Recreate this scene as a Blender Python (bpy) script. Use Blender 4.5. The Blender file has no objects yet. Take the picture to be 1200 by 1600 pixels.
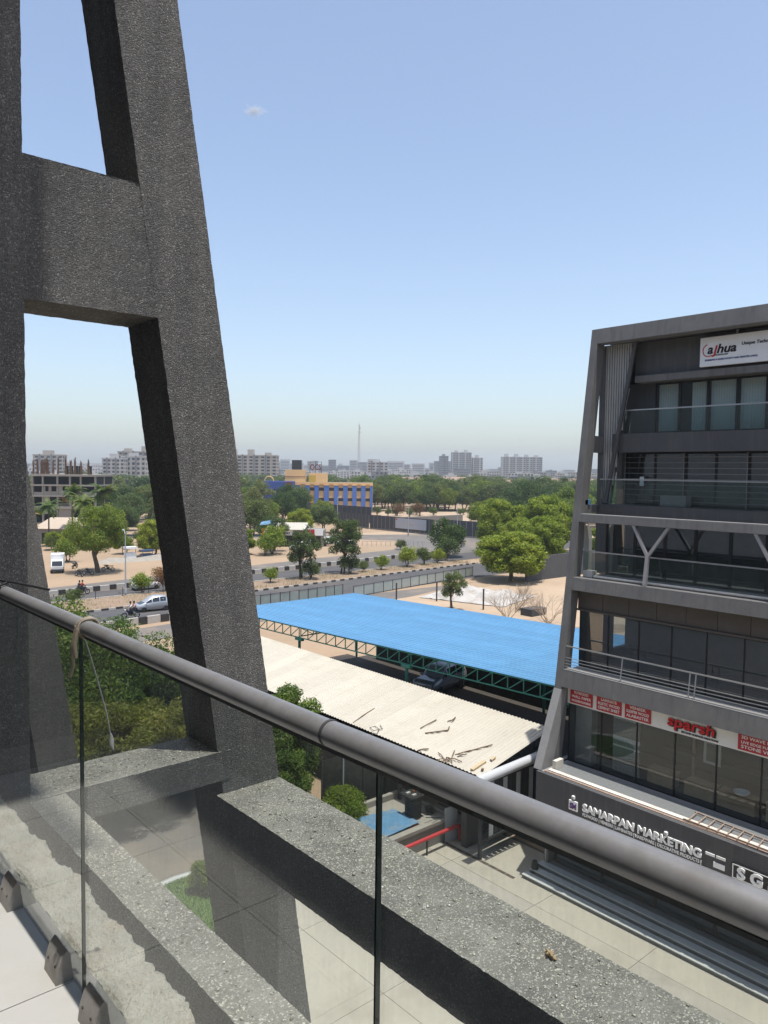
import bpy, bmesh, math, random
import numpy as np
from mathutils import Matrix, Vector

# ------------------------------------------------------------------ camera, sky, sun, exposure
scene = bpy.context.scene
COL = scene.collection
EYE = 15.1
YAW, PITCH, ROLL = math.radians(41.2), math.radians(3.1), 0.012
cam_data = bpy.data.cameras.new('camera')
cam_data.sensor_fit = 'VERTICAL'; cam_data.sensor_height = 36.0; cam_data.lens = 27.0
cam_data.clip_start = 0.05; cam_data.clip_end = 20000
cam = bpy.data.objects.new('camera', cam_data); COL.objects.link(cam)
_f = Vector((math.sin(YAW)*math.cos(PITCH), math.cos(YAW)*math.cos(PITCH), -math.sin(PITCH)))
_r = Vector((math.cos(YAW), -math.sin(YAW), 0)); _u = _r.cross(_f)
_r2 = _r*math.cos(ROLL)+_u*math.sin(ROLL); _u2 = _u*math.cos(ROLL)-_r*math.sin(ROLL)
cam.matrix_world = Matrix(((_r2.x, _u2.x, -_f.x, 0), (_r2.y, _u2.y, -_f.y, 0), (_r2.z, _u2.z, -_f.z, EYE), (0, 0, 0, 1)))
scene.camera = cam

SUN_DIR = Vector((-0.006, 0.165, -1.0)).normalized()          # the way the light travels
SUN_EL = math.asin(-SUN_DIR.z); SUN_AZ = math.atan2(-SUN_DIR.x, -SUN_DIR.y)
world = bpy.data.worlds.new('World'); scene.world = world; world.use_nodes = True
wn = world.node_tree; wn.nodes.clear()
wo = wn.nodes.new('ShaderNodeOutputWorld'); wb = wn.nodes.new('ShaderNodeBackground'); ws = wn.nodes.new('ShaderNodeTexSky')
ws.sky_type = 'NISHITA'; ws.sun_disc = False; ws.sun_elevation = SUN_EL; ws.sun_rotation = SUN_AZ
ws.altitude = 60; ws.air_density = 1.0; ws.dust_density = 1.9; ws.ozone_density = 1.0
wb.inputs['Strength'].default_value = 0.130
wh = wn.nodes.new('ShaderNodeHueSaturation'); wh.inputs['Saturation'].default_value = 0.93   # dusty, paler sky
wn.links.new(ws.outputs[0], wh.inputs['Color']); wn.links.new(wh.outputs[0], wb.inputs[0]); wn.links.new(wb.outputs[0], wo.inputs[0])
sd = bpy.data.lights.new('sun', 'SUN'); sd.energy = 3.4; sd.angle = math.radians(0.53); sd.color = (1.0, 0.955, 0.88)
sun = bpy.data.objects.new('sun', sd); COL.objects.link(sun)
sun.rotation_euler = SUN_DIR.to_track_quat('-Z', 'Y').to_euler(); sun.location = (0, -20, 60)
vs = scene.view_settings
vs.view_transform = 'Standard'; vs.look = 'None'; vs.exposure = 0.7; vs.gamma = 1.0; vs.use_curve_mapping = False
scene.render.engine = 'CYCLES'
cy = scene.cycles
cy.use_denoising = True; cy.max_bounces = 8; cy.diffuse_bounces = 3; cy.glossy_bounces = 4; cy.transmission_bounces = 6
cy.transparent_max_bounces = 24; cy.volume_bounces = 0; cy.caustics_reflective = False; cy.caustics_refractive = False
cy.use_adaptive_sampling = True; cy.adaptive_threshold = 0.015; cy.sample_clamp_indirect = 8.0

# ------------------------------------------------------------------ materials
MATS = {}
def new_mat(name):
    m = bpy.data.materials.new(name); m.use_nodes = True; m.node_tree.nodes.clear(); MATS[name] = m
    return m, m.node_tree
def nd(t, kind, **kw):
    n = t.nodes.new(kind)
    for k, v in kw.items():
        if k.startswith('_'): n.inputs[k[1:]].default_value = v
        elif isinstance(k, str) and k.startswith('i') and k[1:].isdigit(): n.inputs[int(k[1:])].default_value = v
        else: setattr(n, k, v)
    return n
def rgba(c): return (c[0], c[1], c[2], 1.0)
def coords(t, scale=None):
    tc = nd(t, 'ShaderNodeTexCoord'); out = tc.outputs['Object']
    if scale:
        mp = nd(t, 'ShaderNodeMapping'); mp.inputs['Scale'].default_value = scale
        t.links.new(out, mp.inputs[0]); out = mp.outputs[0]
    return out
def noise(t, vec, scale, detail=4, rough=.6):
    n = nd(t, 'ShaderNodeTexNoise'); n.inputs['Scale'].default_value = scale; n.inputs['Detail'].default_value = detail
    n.inputs['Roughness'].default_value = rough; t.links.new(vec, n.inputs['Vector']); return n
def ramp(t, fac, stops):
    r = nd(t, 'ShaderNodeValToRGB'); e = r.color_ramp.elements
    while len(e) < len(stops): e.new(.5)
    for el, (p, c) in zip(e, stops): el.position = p; el.color = rgba(c)
    t.links.new(fac, r.inputs[0]); return r
def mixc(t, fac, a, b, mode='MIX'):
    m = nd(t, 'ShaderNodeMix', data_type='RGBA', blend_type=mode)
    for s, v in ((m.inputs[0], fac), (m.inputs[6], a), (m.inputs[7], b)):
        if hasattr(v, 'links'): t.links.new(v, s)
        elif isinstance(v, (int, float)): s.default_value = v
        else: s.default_value = rgba(v)
    return m.outputs[2]
def principled(t, col, rough=.8, metal=0., spec=.5, bump=None, bstr=.4, bdist=.01):
    p = nd(t, 'ShaderNodeBsdfPrincipled'); o = nd(t, 'ShaderNodeOutputMaterial')
    if hasattr(col, 'links'): t.links.new(col, p.inputs['Base Color'])
    else: p.inputs['Base Color'].default_value = rgba(col)
    if hasattr(rough, 'links'): t.links.new(rough, p.inputs['Roughness'])
    else: p.inputs['Roughness'].default_value = rough
    p.inputs['Metallic'].default_value = metal; p.inputs['Specular IOR Level'].default_value = spec
    if bump is not None:
        b = nd(t, 'ShaderNodeBump'); b.inputs['Strength'].default_value = bstr; b.inputs['Distance'].default_value = bdist
        t.links.new(bump, b.inputs['Height']); t.links.new(b.outputs[0], p.inputs['Normal'])
    t.links.new(p.outputs[0], o.inputs[0]); return p
def worn(name, col, var=.15, scale=2.0, rough=.8, metal=0., spec=.4, fine=40., bstr=.25, bdist=.004, stain=None, stain_amt=.5, stain_scale=.7, streak=None, vary=0., sdir=(5.5, 5.5, .28)):
    m, t = new_mat(name); v = coords(t)
    n1 = noise(t, v, scale, 5); n2 = noise(t, v, fine, 3)
    lo = tuple(c*(1-var) for c in col); hi = tuple(min(1, c*(1+var)) for c in col)
    c = ramp(t, n1.outputs[0], [(.32, lo), (.68, hi)]).outputs[0]
    c = mixc(t, .5, c, ramp(t, n2.outputs[0], [(.3, tuple(x*(1-var*.6) for x in col)), (.7, tuple(min(1, x*(1+var*.6)) for x in col))]).outputs[0])
    if stain is not None:
        n3 = noise(t, v, stain_scale, 6, .7)
        f = ramp(t, n3.outputs[0], [(.5, (0, 0, 0)), (.72, (stain_amt,)*3)]).outputs[0]
        c = mixc(t, f, c, stain)
    if streak is not None:                       # rain streaks running down the face
        n4 = noise(t, coords(t, sdir), 1.0, 5, .7)
        c = mixc(t, ramp(t, n4.outputs[0], [(.50, (0, 0, 0)), (.70, (.65,)*3)]).outputs[0], c, streak)
    if vary:                                     # sheets and panels of one kind that have weathered differently
        oi = nd(t, 'ShaderNodeObjectInfo')
        c = mixc(t, 1.0, c, ramp(t, oi.outputs['Random'], [(0, (1-vary,)*3), (1, (1+vary,)*3)]).outputs[0], 'MULTIPLY')
    principled(t, c, rough, metal, spec, n2.outputs[0], bstr, bdist); return m

def aggregate(name, dark, light, chip, scale=70., bstr=.8, bdist=.012, chip_at=.93, dust=None, rough=.85):
    m, t = new_mat(name); v = coords(t)
    w = noise(t, v, 9., 3)
    vo = nd(t, 'ShaderNodeTexVoronoi'); vo.inputs['Scale'].default_value = scale; t.links.new(v, vo.inputs['Vector'])
    sep = nd(t, 'ShaderNodeSeparateColor'); t.links.new(vo.outputs['Color'], sep.inputs[0])
    c = ramp(t, sep.outputs[0], [(0, dark), (.6, tuple((a+b)/2 for a, b in zip(dark, light))), (chip_at-.05, light), (chip_at+.02, chip)]).outputs[0]
    big = noise(t, v, .9, 6, .65)
    c = mixc(t, 1.0, c, ramp(t, big.outputs[0], [(.3, (.72, .72, .72)), (.7, (1.12, 1.1, 1.06))]).outputs[0], 'MULTIPLY')
    n4 = noise(t, coords(t, (4.5, 4.5, .30)), 1.0, 5, .7)
    c = mixc(t, 1.0, c, ramp(t, n4.outputs[0], [(.38, (.80, .80, .80)), (.62, (1.06, 1.05, 1.03))]).outputs[0], 'MULTIPLY')
    if dust is not None:
        dn = noise(t, v, 3.2, 6, .7)
        c = mixc(t, ramp(t, dn.outputs[0], [(.42, (.05,)*3), (.75, (.6,)*3)]).outputs[0], c, dust)
    ht = nd(t, 'ShaderNodeMath', operation='MULTIPLY_ADD'); ht.inputs[1].default_value = -1.2
    t.links.new(vo.outputs['Distance'], ht.inputs[0])
    n2 = noise(t, v, scale*.55, 3); t.links.new(n2.outputs[0], ht.inputs[2])
    principled(t, c, rough, 0, .35, ht.outputs[0], bstr, bdist); return m

def glass(name, tint, dirt=.0, ior=1.5, dcol=(.55, .55, .5), dscale=3., rough=0.):
    m, t = new_mat(name)
    tr = nd(t, 'ShaderNodeBsdfTransparent'); tr.inputs[0].default_value = rgba(tint)
    gl = nd(t, 'ShaderNodeBsdfGlossy'); gl.inputs['Roughness'].default_value = rough
    fr = nd(t, 'ShaderNodeFresnel'); bk = nd(t, 'ShaderNodeNewGeometry'); io = nd(t, 'ShaderNodeMapRange')   # both faces of a pane reflect alike
    io.inputs['To Min'].default_value = ior; io.inputs['To Max'].default_value = 1/ior
    t.links.new(bk.outputs['Backfacing'], io.inputs['Value']); t.links.new(io.outputs[0], fr.inputs[0])
    mx = nd(t, 'ShaderNodeMixShader'); t.links.new(fr.outputs[0], mx.inputs[0]); t.links.new(tr.outputs[0], mx.inputs[1]); t.links.new(gl.outputs[0], mx.inputs[2])
    out = mx.outputs[0]
    if dirt > 0:
        v = coords(t); n = noise(t, v, dscale, 6, .7); n2 = noise(t, coords(t, (90, 90, 14)), 1.0, 2)
        f = nd(t, 'ShaderNodeMath', operation='MULTIPLY'); t.links.new(ramp(t, n.outputs[0], [(.3, (.25,)*3), (.75, (1,)*3)]).outputs[0], f.inputs[0])
        t.links.new(ramp(t, n2.outputs[0], [(.35, (dirt*.6,)*3), (.8, (dirt*1.5,)*3)]).outputs[0], f.inputs[1])
        df = nd(t, 'ShaderNodeBsdfDiffuse'); df.inputs[0].default_value = rgba(dcol)
        m2 = nd(t, 'ShaderNodeMixShader'); t.links.new(f.outputs[0], m2.inputs[0]); t.links.new(out, m2.inputs[1]); t.links.new(df.outputs[0], m2.inputs[2]); out = m2.outputs[0]
    o = nd(t, 'ShaderNodeOutputMaterial'); t.links.new(out, o.inputs[0]); return m

def leafmat(name, a, b, c, scale=.5, trans=.35):
    m, t = new_mat(name); v = coords(t)
    n = noise(t, v, scale, 3); isl = nd(t, 'ShaderNodeNewGeometry')
    col = ramp(t, n.outputs[0], [(.3, a), (.52, b), (.72, c)]).outputs[0]
    col = mixc(t, 1.0, col, ramp(t, isl.outputs['Random Per Island'], [(0, (.6, .62, .6)), (1, (1.35, 1.3, 1.2))]).outputs[0], 'MULTIPLY')
    oi = nd(t, 'ShaderNodeObjectInfo'); col = mixc(t, 1.0, col, ramp(t, oi.outputs['Random'], [(0, (.80, .86, .85)), (.5, (1, 1, 1)), (1, (1.25, 1.12, .95))]).outputs[0], 'MULTIPLY')
    d = nd(t, 'ShaderNodeBsdfPrincipled'); d.inputs['Roughness'].default_value = .55; d.inputs['Specular IOR Level'].default_value = .25
    tl = nd(t, 'ShaderNodeBsdfTranslucent'); t.links.new(col, d.inputs['Base Color'])
    t.links.new(mixc(t, 1., col, (1.15, 1.25, .55), 'MULTIPLY'), tl.inputs[0])
    mx = nd(t, 'ShaderNodeMixShader'); mx.inputs[0].default_value = trans
    t.links.new(d.outputs[0], mx.inputs[1]); t.links.new(tl.outputs[0], mx.inputs[2])
    o = nd(t, 'ShaderNodeOutputMaterial'); t.links.new(mx.outputs[0], o.inputs[0]); return m

def islands(name, stops, rough=.85, spec=.3):
    m, t = new_mat(name); g = nd(t, 'ShaderNodeNewGeometry')
    principled(t, ramp(t, g.outputs['Random Per Island'], stops).outputs[0], rough, 0, spec); return m

# foreground
aggregate('aggregate', (.105, .106, .107), (.22, .22, .216), (.38, .38, .37), 150., .8, .008, .97)
aggregate('aggregate_dusty', (.15, .146, .134), (.29, .282, .255), (.62, .60, .55), 150., .6, .006, .90, dust=(.34, .33, .30))
worn('mortar', (.43, .41, .355), .28, 9., .95, fine=75., bstr=1., bdist=.02, stain=(.36, .27, .185), stain_amt=.7, stain_scale=5.)
worn('floor_tile', (.40, .395, .38), .05, 3., .28, spec=.5, fine=9., bstr=.02, stain=(.30, .275, .235), stain_amt=.4, stain_scale=3.)
worn('grout', (.20, .19, .18), .2, 6.)
worn('rail_paint', (.215, .215, .22), .14, 5., .38, metal=.25, spec=.5, fine=70., bstr=.05, bdist=.002, stain=(.13, .12, .105), stain_amt=.6, stain_scale=7.)
worn('rail_joint', (.05, .05, .052), .3, 20., .6)
glass('rail_glass', (.885, .912, .895), .10, 1.5)
worn('glass_edge', (.006, .030, .028), .3, 4., .3, spec=.2)
worn('clamp_steel', (.27, .26, .245), .15, 20., .45, metal=.25, fine=90., stain=(.16, .12, .09), stain_amt=.6, stain_scale=12.)
worn('rope_fibre', (.30, .26, .20), .3, 30., .95, fine=300., bstr=.6)
worn('cord_fibre', (.42, .42, .40), .2, 30., .95)
worn('black_rubber', (.018, .018, .02), .3, 10., .55)
islands('grit', [(0, (.16, .15, .13)), (.45, (.36, .33, .28)), (.8, (.60, .56, .48)), (1, (.78, .76, .70))])
worn('dry_clump', (.38, .28, .17), .35, 60., .95, bstr=.8)
worn('our_wall', (.30, .30, .30), .2, 2., .8)
glass('our_door_glass', (.25, .27, .27), .0)
worn('shade_slab_grey', (.45, .45, .44), .08, 1.)
worn('window_dark', (.02, .022, .025), .2, 2., .2, spec=.6)
# right-hand building
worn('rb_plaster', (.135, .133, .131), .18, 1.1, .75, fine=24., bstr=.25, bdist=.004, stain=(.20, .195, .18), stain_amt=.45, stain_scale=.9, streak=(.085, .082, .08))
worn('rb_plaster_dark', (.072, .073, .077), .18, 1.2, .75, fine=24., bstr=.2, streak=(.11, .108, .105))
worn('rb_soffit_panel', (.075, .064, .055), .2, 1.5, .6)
worn('rb_fin', (.36, .355, .335), .12, 3., .6)
worn('rb_fin_gap', (.06, .06, .06), .1, 3., .8)
worn('rb_alu', (.42, .43, .44), .1, 4., .38, metal=.7)
worn('rb_black_frame', (.012, .012, .013), .2, 4., .45)
worn('rb_ledge_white', (.58, .55, .49), .12, 2.5, .8, stain=(.42, .34, .26), stain_amt=.6, stain_scale=2.0)
worn('rb_ledge_grey', (.24, .24, .24), .2, 3., .8, stain=(.13, .12, .11), stain_amt=.5, stain_scale=3.)
worn('rb_rust', (.30, .22, .17), .35, 8., .9)
worn('rb_steel', (.33, .32, .32), .15, 5., .5, metal=.4)
worn('rb_blind', (.78, .79, .76), .06, 1.2, .85)
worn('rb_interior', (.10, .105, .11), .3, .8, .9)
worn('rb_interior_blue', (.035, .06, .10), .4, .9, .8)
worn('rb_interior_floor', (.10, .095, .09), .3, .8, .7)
worn('rb_wood', (.42, .29, .17), .25, 3., .7)
worn('rb_granite', (.17, .18, .18), .18, 12., .35, fine=120., bstr=.02)
worn('rb_granite_light', (.48, .49, .48), .12, 12., .4, fine=120., bstr=.02)
glass('rb_glass', (.84, .88, .88), .04, 1.5, dcol=(.3, .32, .32))
glass('rb_glass_dark', (.66, .71, .72), .07, 2.5, dcol=(.25, .27, .28))
glass('rb_rail_glass', (.78, .84, .82), .05, 1.5, dcol=(.45, .5, .48))
def flat(name, c, rough=.6, spec=.4): worn(name, c, .06, 3., rough, spec=spec, bstr=.03)
flat('sign_white', (.78, .79, .80), .4); flat('sign_cream', (.72, .71, .67), .5); flat('sign_red', (.40, .022, .03), .45)
flat('letter_white', (.82, .82, .80)); flat('letter_black', (.015, .015, .017)); flat('letter_red', (.55, .015, .02)); flat('letter_blue', (.05, .07, .22)); flat('letter_purple', (.12, .06, .20))
flat('sign_black', (.016, .016, .017), .4)
# sheds, yard
worn('roof_blue', (.085, .225, .39), .10, .8, .45, vary=.05, spec=.4, fine=9., bstr=.02, stain=(.10, .26, .42), stain_amt=.35, stain_scale=.5)
worn('roof_white', (.43, .405, .34), .06, .8, .6, fine=9., bstr=.02, stain=(.34, .30, .24), stain_amt=.5, stain_scale=.7, vary=.05)
worn('steel_green', (.035, .20, .15), .2, 3., .55)
worn('shade_darkened_floor', (.055, .048, .042), .3, .5, .95)  # floor colour darkened to deepen the shade under the blue roof
worn('white_metal', (.46, .48, .50), .06, 2., .4)
worn('dark_steel', (.045, .047, .05), .2, 3., .6)
worn('grey_panel', (.40, .42, .44), .1, 2., .5)
worn('twig', (.16, .11, .07), .3, 8., .95)
worn('plank', (.44, .35, .22), .2, 8., .9)
worn('room_roof', (.30, .28, .245), .18, 1.5, .9, stain=(.26, .23, .19), stain_amt=.6, stain_scale=1.2)
worn('room_wall', (.21, .20, .185), .18, 1.5, .9, stain=(.17, .16, .14), stain_amt=.6, stain_scale=1.6)
worn('pipe_red', (.48, .055, .06), .12, 5., .45)
worn('tank_black', (.022, .023, .024), .2, 5., .5)
worn('sheet_blue_pale', (.11, .24, .38), .2, 2., .5, stain=(.30, .31, .30), stain_amt=.7, stain_scale=1.8)
worn('pillar_grey', (.10, .10, .10), .2, 2., .85)
worn('brick_red', (.35, .12, .07), .3, 6., .9)
worn('screen_net', (.028, .032, .027), .5, 3., .95, fine=12., stain=(.075, .075, .06), stain_amt=.6, stain_scale=4.)
# ground
worn('sand', (.31, .225, .15), .16, .09, .95, fine=1.6, bstr=.4, bdist=.04, stain=(.23, .19, .12), stain_amt=.6, stain_scale=.05)
worn('yard_sand', (.37, .28, .195), .12, .25, .95, fine=2.2, bstr=.35, bdist=.03, stain=(.27, .20, .14), stain_amt=.6, stain_scale=.2)
worn('asphalt', (.068, .068, .072), .14, .18, .9, fine=3.5, bstr=.2, bdist=.01, stain=(.12, .105, .09), stain_amt=.6, stain_scale=.12, streak=(.12, .105, .09), sdir=(.03, .75, 1.))
worn('asphalt_dusty', (.135, .125, .115), .16, .15, .92, fine=3., bstr=.2, bdist=.01, stain=(.26, .205, .15), stain_amt=.75, stain_scale=.12)
worn('concrete_slab', (.40, .37, .31), .10, .7, .88, fine=7., bstr=.15, bdist=.006, stain=(.28, .25, .205), stain_amt=.85, stain_scale=.35)
worn('concrete_slab_b', (.36, .335, .29), .10, .7, .88, fine=7., bstr=.15, bdist=.006, stain=(.24, .215, .18), stain_amt=.85, stain_scale=.3)
worn('joint_dirt', (.12, .105, .085), .2, 2.)
worn('paver_grey', (.33, .33, .33), .14, 1.5, .9, fine=20., stain=(.24, .23, .21), stain_amt=.5, stain_scale=1.0)
worn('drain_iron', (.10, .075, .06), .35, 4., .8)
worn('kerb_white', (.44, .41, .37), .10, 1.5, .85, stain=(.30, .25, .20), stain_amt=.6, stain_scale=1.)
worn('kerb_black', (.035, .033, .033), .2, 1.5, .85, stain=(.12, .10, .08), stain_amt=.5, stain_scale=1.)
worn('soil', (.24, .175, .12), .25, .8, .95, fine=6., bstr=.5, bdist=.05)
islands('dry_grass', [(0, (.26, .22, .12)), (.6, (.42, .35, .2)), (1, (.5, .44, .28))])
worn('lawn_ground', (.10, .17, .04), .3, 3., .95)
islands('lawn_grass', [(0, (.05, .12, .02)), (.6, (.09, .19, .035)), (1, (.15, .24, .06))])
# leaves and bark
worn('bark', (.115, .085, .06), .3, 4., .95, fine=20., bstr=.7, bdist=.02)
worn('dry_twig', (.36, .29, .22), .25, 4., .95)
leafmat('leaf_neem', (.08, .14, .022), (.145, .205, .032), (.22, .265, .05), .8, .4)
leafmat('leaf_bright', (.125, .19, .025), (.225, .285, .04), (.34, .37, .065), .9, .45)
leafmat('leaf_dark', (.03, .065, .018), (.05, .095, .025), (.085, .13, .035), .4)
leafmat('leaf_dusty', (.065, .10, .03), (.10, .14, .045), (.145, .18, .065), .35)
leafmat('leaf_pale', (.10, .13, .055), (.15, .18, .08), (.19, .22, .10), .3)
leafmat('leaf_near', (.055, .10, .022), (.10, .165, .035), (.18, .24, .055), .9, .4)
leafmat('leaf_olive', (.13, .15, .035), (.20, .21, .05), (.30, .29, .08), .9, .4)
leafmat('leaf_red', (.13, .07, .035), (.19, .10, .05), (.14, .15, .05), .8)
leafmat('leaf_palm', (.05, .10, .025), (.10, .16, .04), (.24, .22, .08), .5)
leafmat('leaf_yellow', (.30, .22, .07), (.40, .30, .10), (.30, .28, .08), .5)

# ------------------------------------------------------------------ geometry helpers
def M(n): return MATS[n]
class MB:
    """collects shapes and links them as one mesh object"""
    def __init__(s): s.v = []; s.f = []; s.m = []; s.sm = []
    def add(s, vs, fs, mi=0, smooth=False):
        o = len(s.v); s.v += [tuple(p) for p in vs]
        for f in fs: s.f.append(tuple(i+o for i in f)); s.m.append(mi); s.sm.append(smooth)
        return s
    def box(s, x0, y0, z0, x1, y1, z1, mi=0):
        x0, x1 = min(x0, x1), max(x0, x1); y0, y1 = min(y0, y1), max(y0, y1); z0, z1 = min(z0, z1), max(z0, z1)
        return s.hexa([(x0, y0, z0), (x1, y0, z0), (x1, y1, z0), (x0, y1, z0), (x0, y0, z1), (x1, y0, z1), (x1, y1, z1), (x0, y1, z1)], mi)
    def hexa(s, p, mi=0):
        return s.add(p, [(0, 3, 2, 1), (4, 5, 6, 7), (0, 1, 5, 4), (1, 2, 6, 5), (2, 3, 7, 6), (3, 0, 4, 7)], mi)
    def prism(s, poly, to3, a, b, mi=0):
        n = len(poly); s.add([to3(p, q, a) for p, q in poly]+[to3(p, q, b) for p, q in poly],
              [tuple(range(n))[::-1], tuple(range(n, 2*n))]+[(i, (i+1) % n, n+(i+1) % n, n+i) for i in range(n)], mi); return s
    def bar(s, p, q, w, h=None, mi=0, up=(0, 0, 1)):
        h = h or w; p = Vector(p); q = Vector(q); d = (q-p).normalized(); u = Vector(up)
        if abs(d.dot(u)) > .98: u = Vector((0, 1, 0))
        sd_ = d.cross(u).normalized(); u = sd_.cross(d)
        a, b = sd_*(w/2), u*(h/2)
        return s.hexa([p-a-b, p+a-b, p+a+b, p-a+b, q-a-b, q+a-b, q+a+b, q-a+b], mi)
    def tube(s, pts, r, n=8, mi=0, cap=True):
        pts = [Vector(p) for p in pts]; rs = r if isinstance(r, (list, tuple)) else [r]*len(pts); vs = []; fs = []
        ref = None
        for i, p in enumerate(pts):
            d = (pts[min(i+1, len(pts)-1)]-pts[max(i-1, 0)]).normalized()
            if ref is None: ref = Vector((0, 0, 1)) if abs(d.z) < .9 else Vector((1, 0, 0))
            a = d.cross(ref).normalized(); b = a.cross(d).normalized(); ref = b
            for k in range(n):
                t = 2*math.pi*k/n; vs.append(p+(a*math.cos(t)+b*math.sin(t))*rs[i])
        for i in range(len(pts)-1):
            for k in range(n):
                fs.append((i*n+k, i*n+(k+1) % n, (i+1)*n+(k+1) % n, (i+1)*n+k))
        s.add(vs, fs, mi, True)
        if cap:
            s.add(vs[:n], [tuple(range(n))], mi); s.add(vs[-n:], [tuple(range(n))[::-1]], mi)
        return s
    def lathe(s, prof, c=(0, 0, 0), n=16, mi=0):
        vs = []; fs = []
        for r, z in prof:
            for k in range(n): vs.append((c[0]+r*math.cos(2*math.pi*k/n), c[1]+r*math.sin(2*math.pi*k/n), c[2]+z))
        for i in range(len(prof)-1):
            for k in range(n): fs.append((i*n+k, i*n+(k+1) % n, (i+1)*n+(k+1) % n, (i+1)*n+k))
        s.add(vs, fs, mi, True); L = (len(prof)-1)*n
        s.add(vs[:n], [tuple(range(n))[::-1]], mi); s.add(vs[L:], [tuple(range(n))], mi); return s
    def mesh(s, name, mats):
        me = bpy.data.meshes.new(name); me.from_pydata(s.v, [], s.f)
        for m in (mats if isinstance(mats, (list, tuple)) else [mats]): me.materials.append(M(m) if isinstance(m, str) else m)
        me.polygons.foreach_set('material_index', s.m); me.polygons.foreach_set('use_smooth', s.sm); me.update(); return me
    def build(s, name, mats, parent=None, world=True, bevel=0.):
        me = s.mesh(name, mats)
        if bevel:
            bm = bmesh.new(); bm.from_mesh(me); bmesh.ops.remove_doubles(bm, verts=bm.verts, dist=1e-5)
            bmesh.ops.bevel(bm, geom=[e for e in bm.edges if len(e.link_faces) == 2 and e.calc_face_angle(0) > .5], offset=bevel, segments=2, affect='EDGES', profile=.6)
            bm.to_mesh(me); bm.free()
        return link(name, me, parent, world)
def link(name, me, parent=None, world=True):
    o = bpy.data.objects.new(name, me); COL.objects.link(o)
    if parent is not None:
        o.parent = parent
        if world:                                   # the mesh is written in place coordinates: undo the parents' offsets
            off = Vector((0, 0, 0)); q = parent
            while q is not None: off += q.location; q = q.parent
            o.location = -off
    return o
def tag(o, label=None, cat=None, group=None, kind=None):
    if label: o['label'] = label
    if cat: o['category'] = cat
    if group: o['group'] = group
    if kind: o['kind'] = kind
    return o
def thing(name, label, cat, loc=(0, 0, 0), rotz=0., group=None):
    o = bpy.data.objects.new(name, None); COL.objects.link(o); o.location = loc; o.rotation_euler = (0, 0, rotz)
    o.empty_display_size = .2
    return tag(o, label, cat, group)
def copy_tree(o, parent=None):
    c = o.copy(); COL.objects.link(c); c.parent = parent
    for ch in o.children:
        d = ch.copy(); COL.objects.link(d); d.parent = c
        for g in ch.children:
            e = g.copy(); COL.objects.link(e); e.parent = d
    return c
def np_mesh(name, V, F, mats, smooth=False):
    V = np.asarray(V, np.float32); F = np.asarray(F, np.int32); k = F.shape[1]
    me = bpy.data.meshes.new(name); me.vertices.add(len(V)); me.vertices.foreach_set('co', V.ravel())
    me.loops.add(F.size); me.loops.foreach_set('vertex_index', F.ravel()); me.polygons.add(len(F))
    me.polygons.foreach_set('loop_start', np.arange(0, F.size, k, dtype=np.int32))
    try: me.polygons.foreach_set('loop_total', np.full(len(F), k, np.int32))
    except Exception: pass
    if smooth: me.polygons.foreach_set('use_smooth', np.ones(len(F), bool))
    for m in (mats if isinstance(mats, (list, tuple)) else [mats]): me.materials.append(M(m))
    me.update(calc_edges=True); me.validate(); return me
def jit(P, amp, key):
    """the same small random offset for the same place, so faces that share an edge stay joined"""
    K = np.round(P*400).astype(np.int64)
    out = np.empty_like(P)
    for a in range(3):
        h = (K[:, 0]*73856093) ^ (K[:, 1]*19349663) ^ (K[:, 2]*83492791) ^ ((a+1)*2654435761+key*97531)
        h = (h ^ (h >> 13))*1274126177; h = h ^ (h >> 16)
        out[:, a] = ((h & 0xffff)/65535.-.5)*2*amp
    return P+out
def rough_block(name, c, mats, parent, step=.03, amp=.004, key=1, world=True):
    """c: eight corners as in hexa(); faces split into a grid with a coarse, chipped surface; upward faces take the second material"""
    c = [np.array(p, float) for p in c]; V = []; F = []; MI = []; n0 = 0
    for q in [(0, 3, 2, 1), (4, 5, 6, 7), (0, 1, 5, 4), (1, 2, 6, 5), (2, 3, 7, 6), (3, 0, 4, 7)]:
        a, b, d, e = [c[i] for i in q]
        nu = max(1, int(round(max(np.linalg.norm(b-a), np.linalg.norm(d-e))/step))); nv = max(1, int(round(max(np.linalg.norm(e-a), np.linalg.norm(d-b))/step)))
        uu, vv = np.meshgrid(np.linspace(0, 1, nu+1), np.linspace(0, 1, nv+1), indexing='ij'); uu = uu[..., None]; vv = vv[..., None]
        P = (a*(1-uu)+b*uu)*(1-vv)+(e*(1-uu)+d*uu)*vv
        V.append(P.reshape(-1, 3)); i = np.arange(nu*(nv+1)).reshape(nu, nv+1)[:, :-1].ravel()+n0
        F.append(np.stack([i, i+nv+1, i+nv+2, i+1], 1)); n0 += (nu+1)*(nv+1)
        nz = np.cross(b-a, e-a); MI += [1 if nz[2]/np.linalg.norm(nz) > .7 else 0]*len(i)
    V = jit(np.concatenate(V), amp, key)
    me = np_mesh(name, V, np.concatenate(F), mats); me.polygons.foreach_set('material_index', MI)
    return link(name, me, parent, world)
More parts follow.
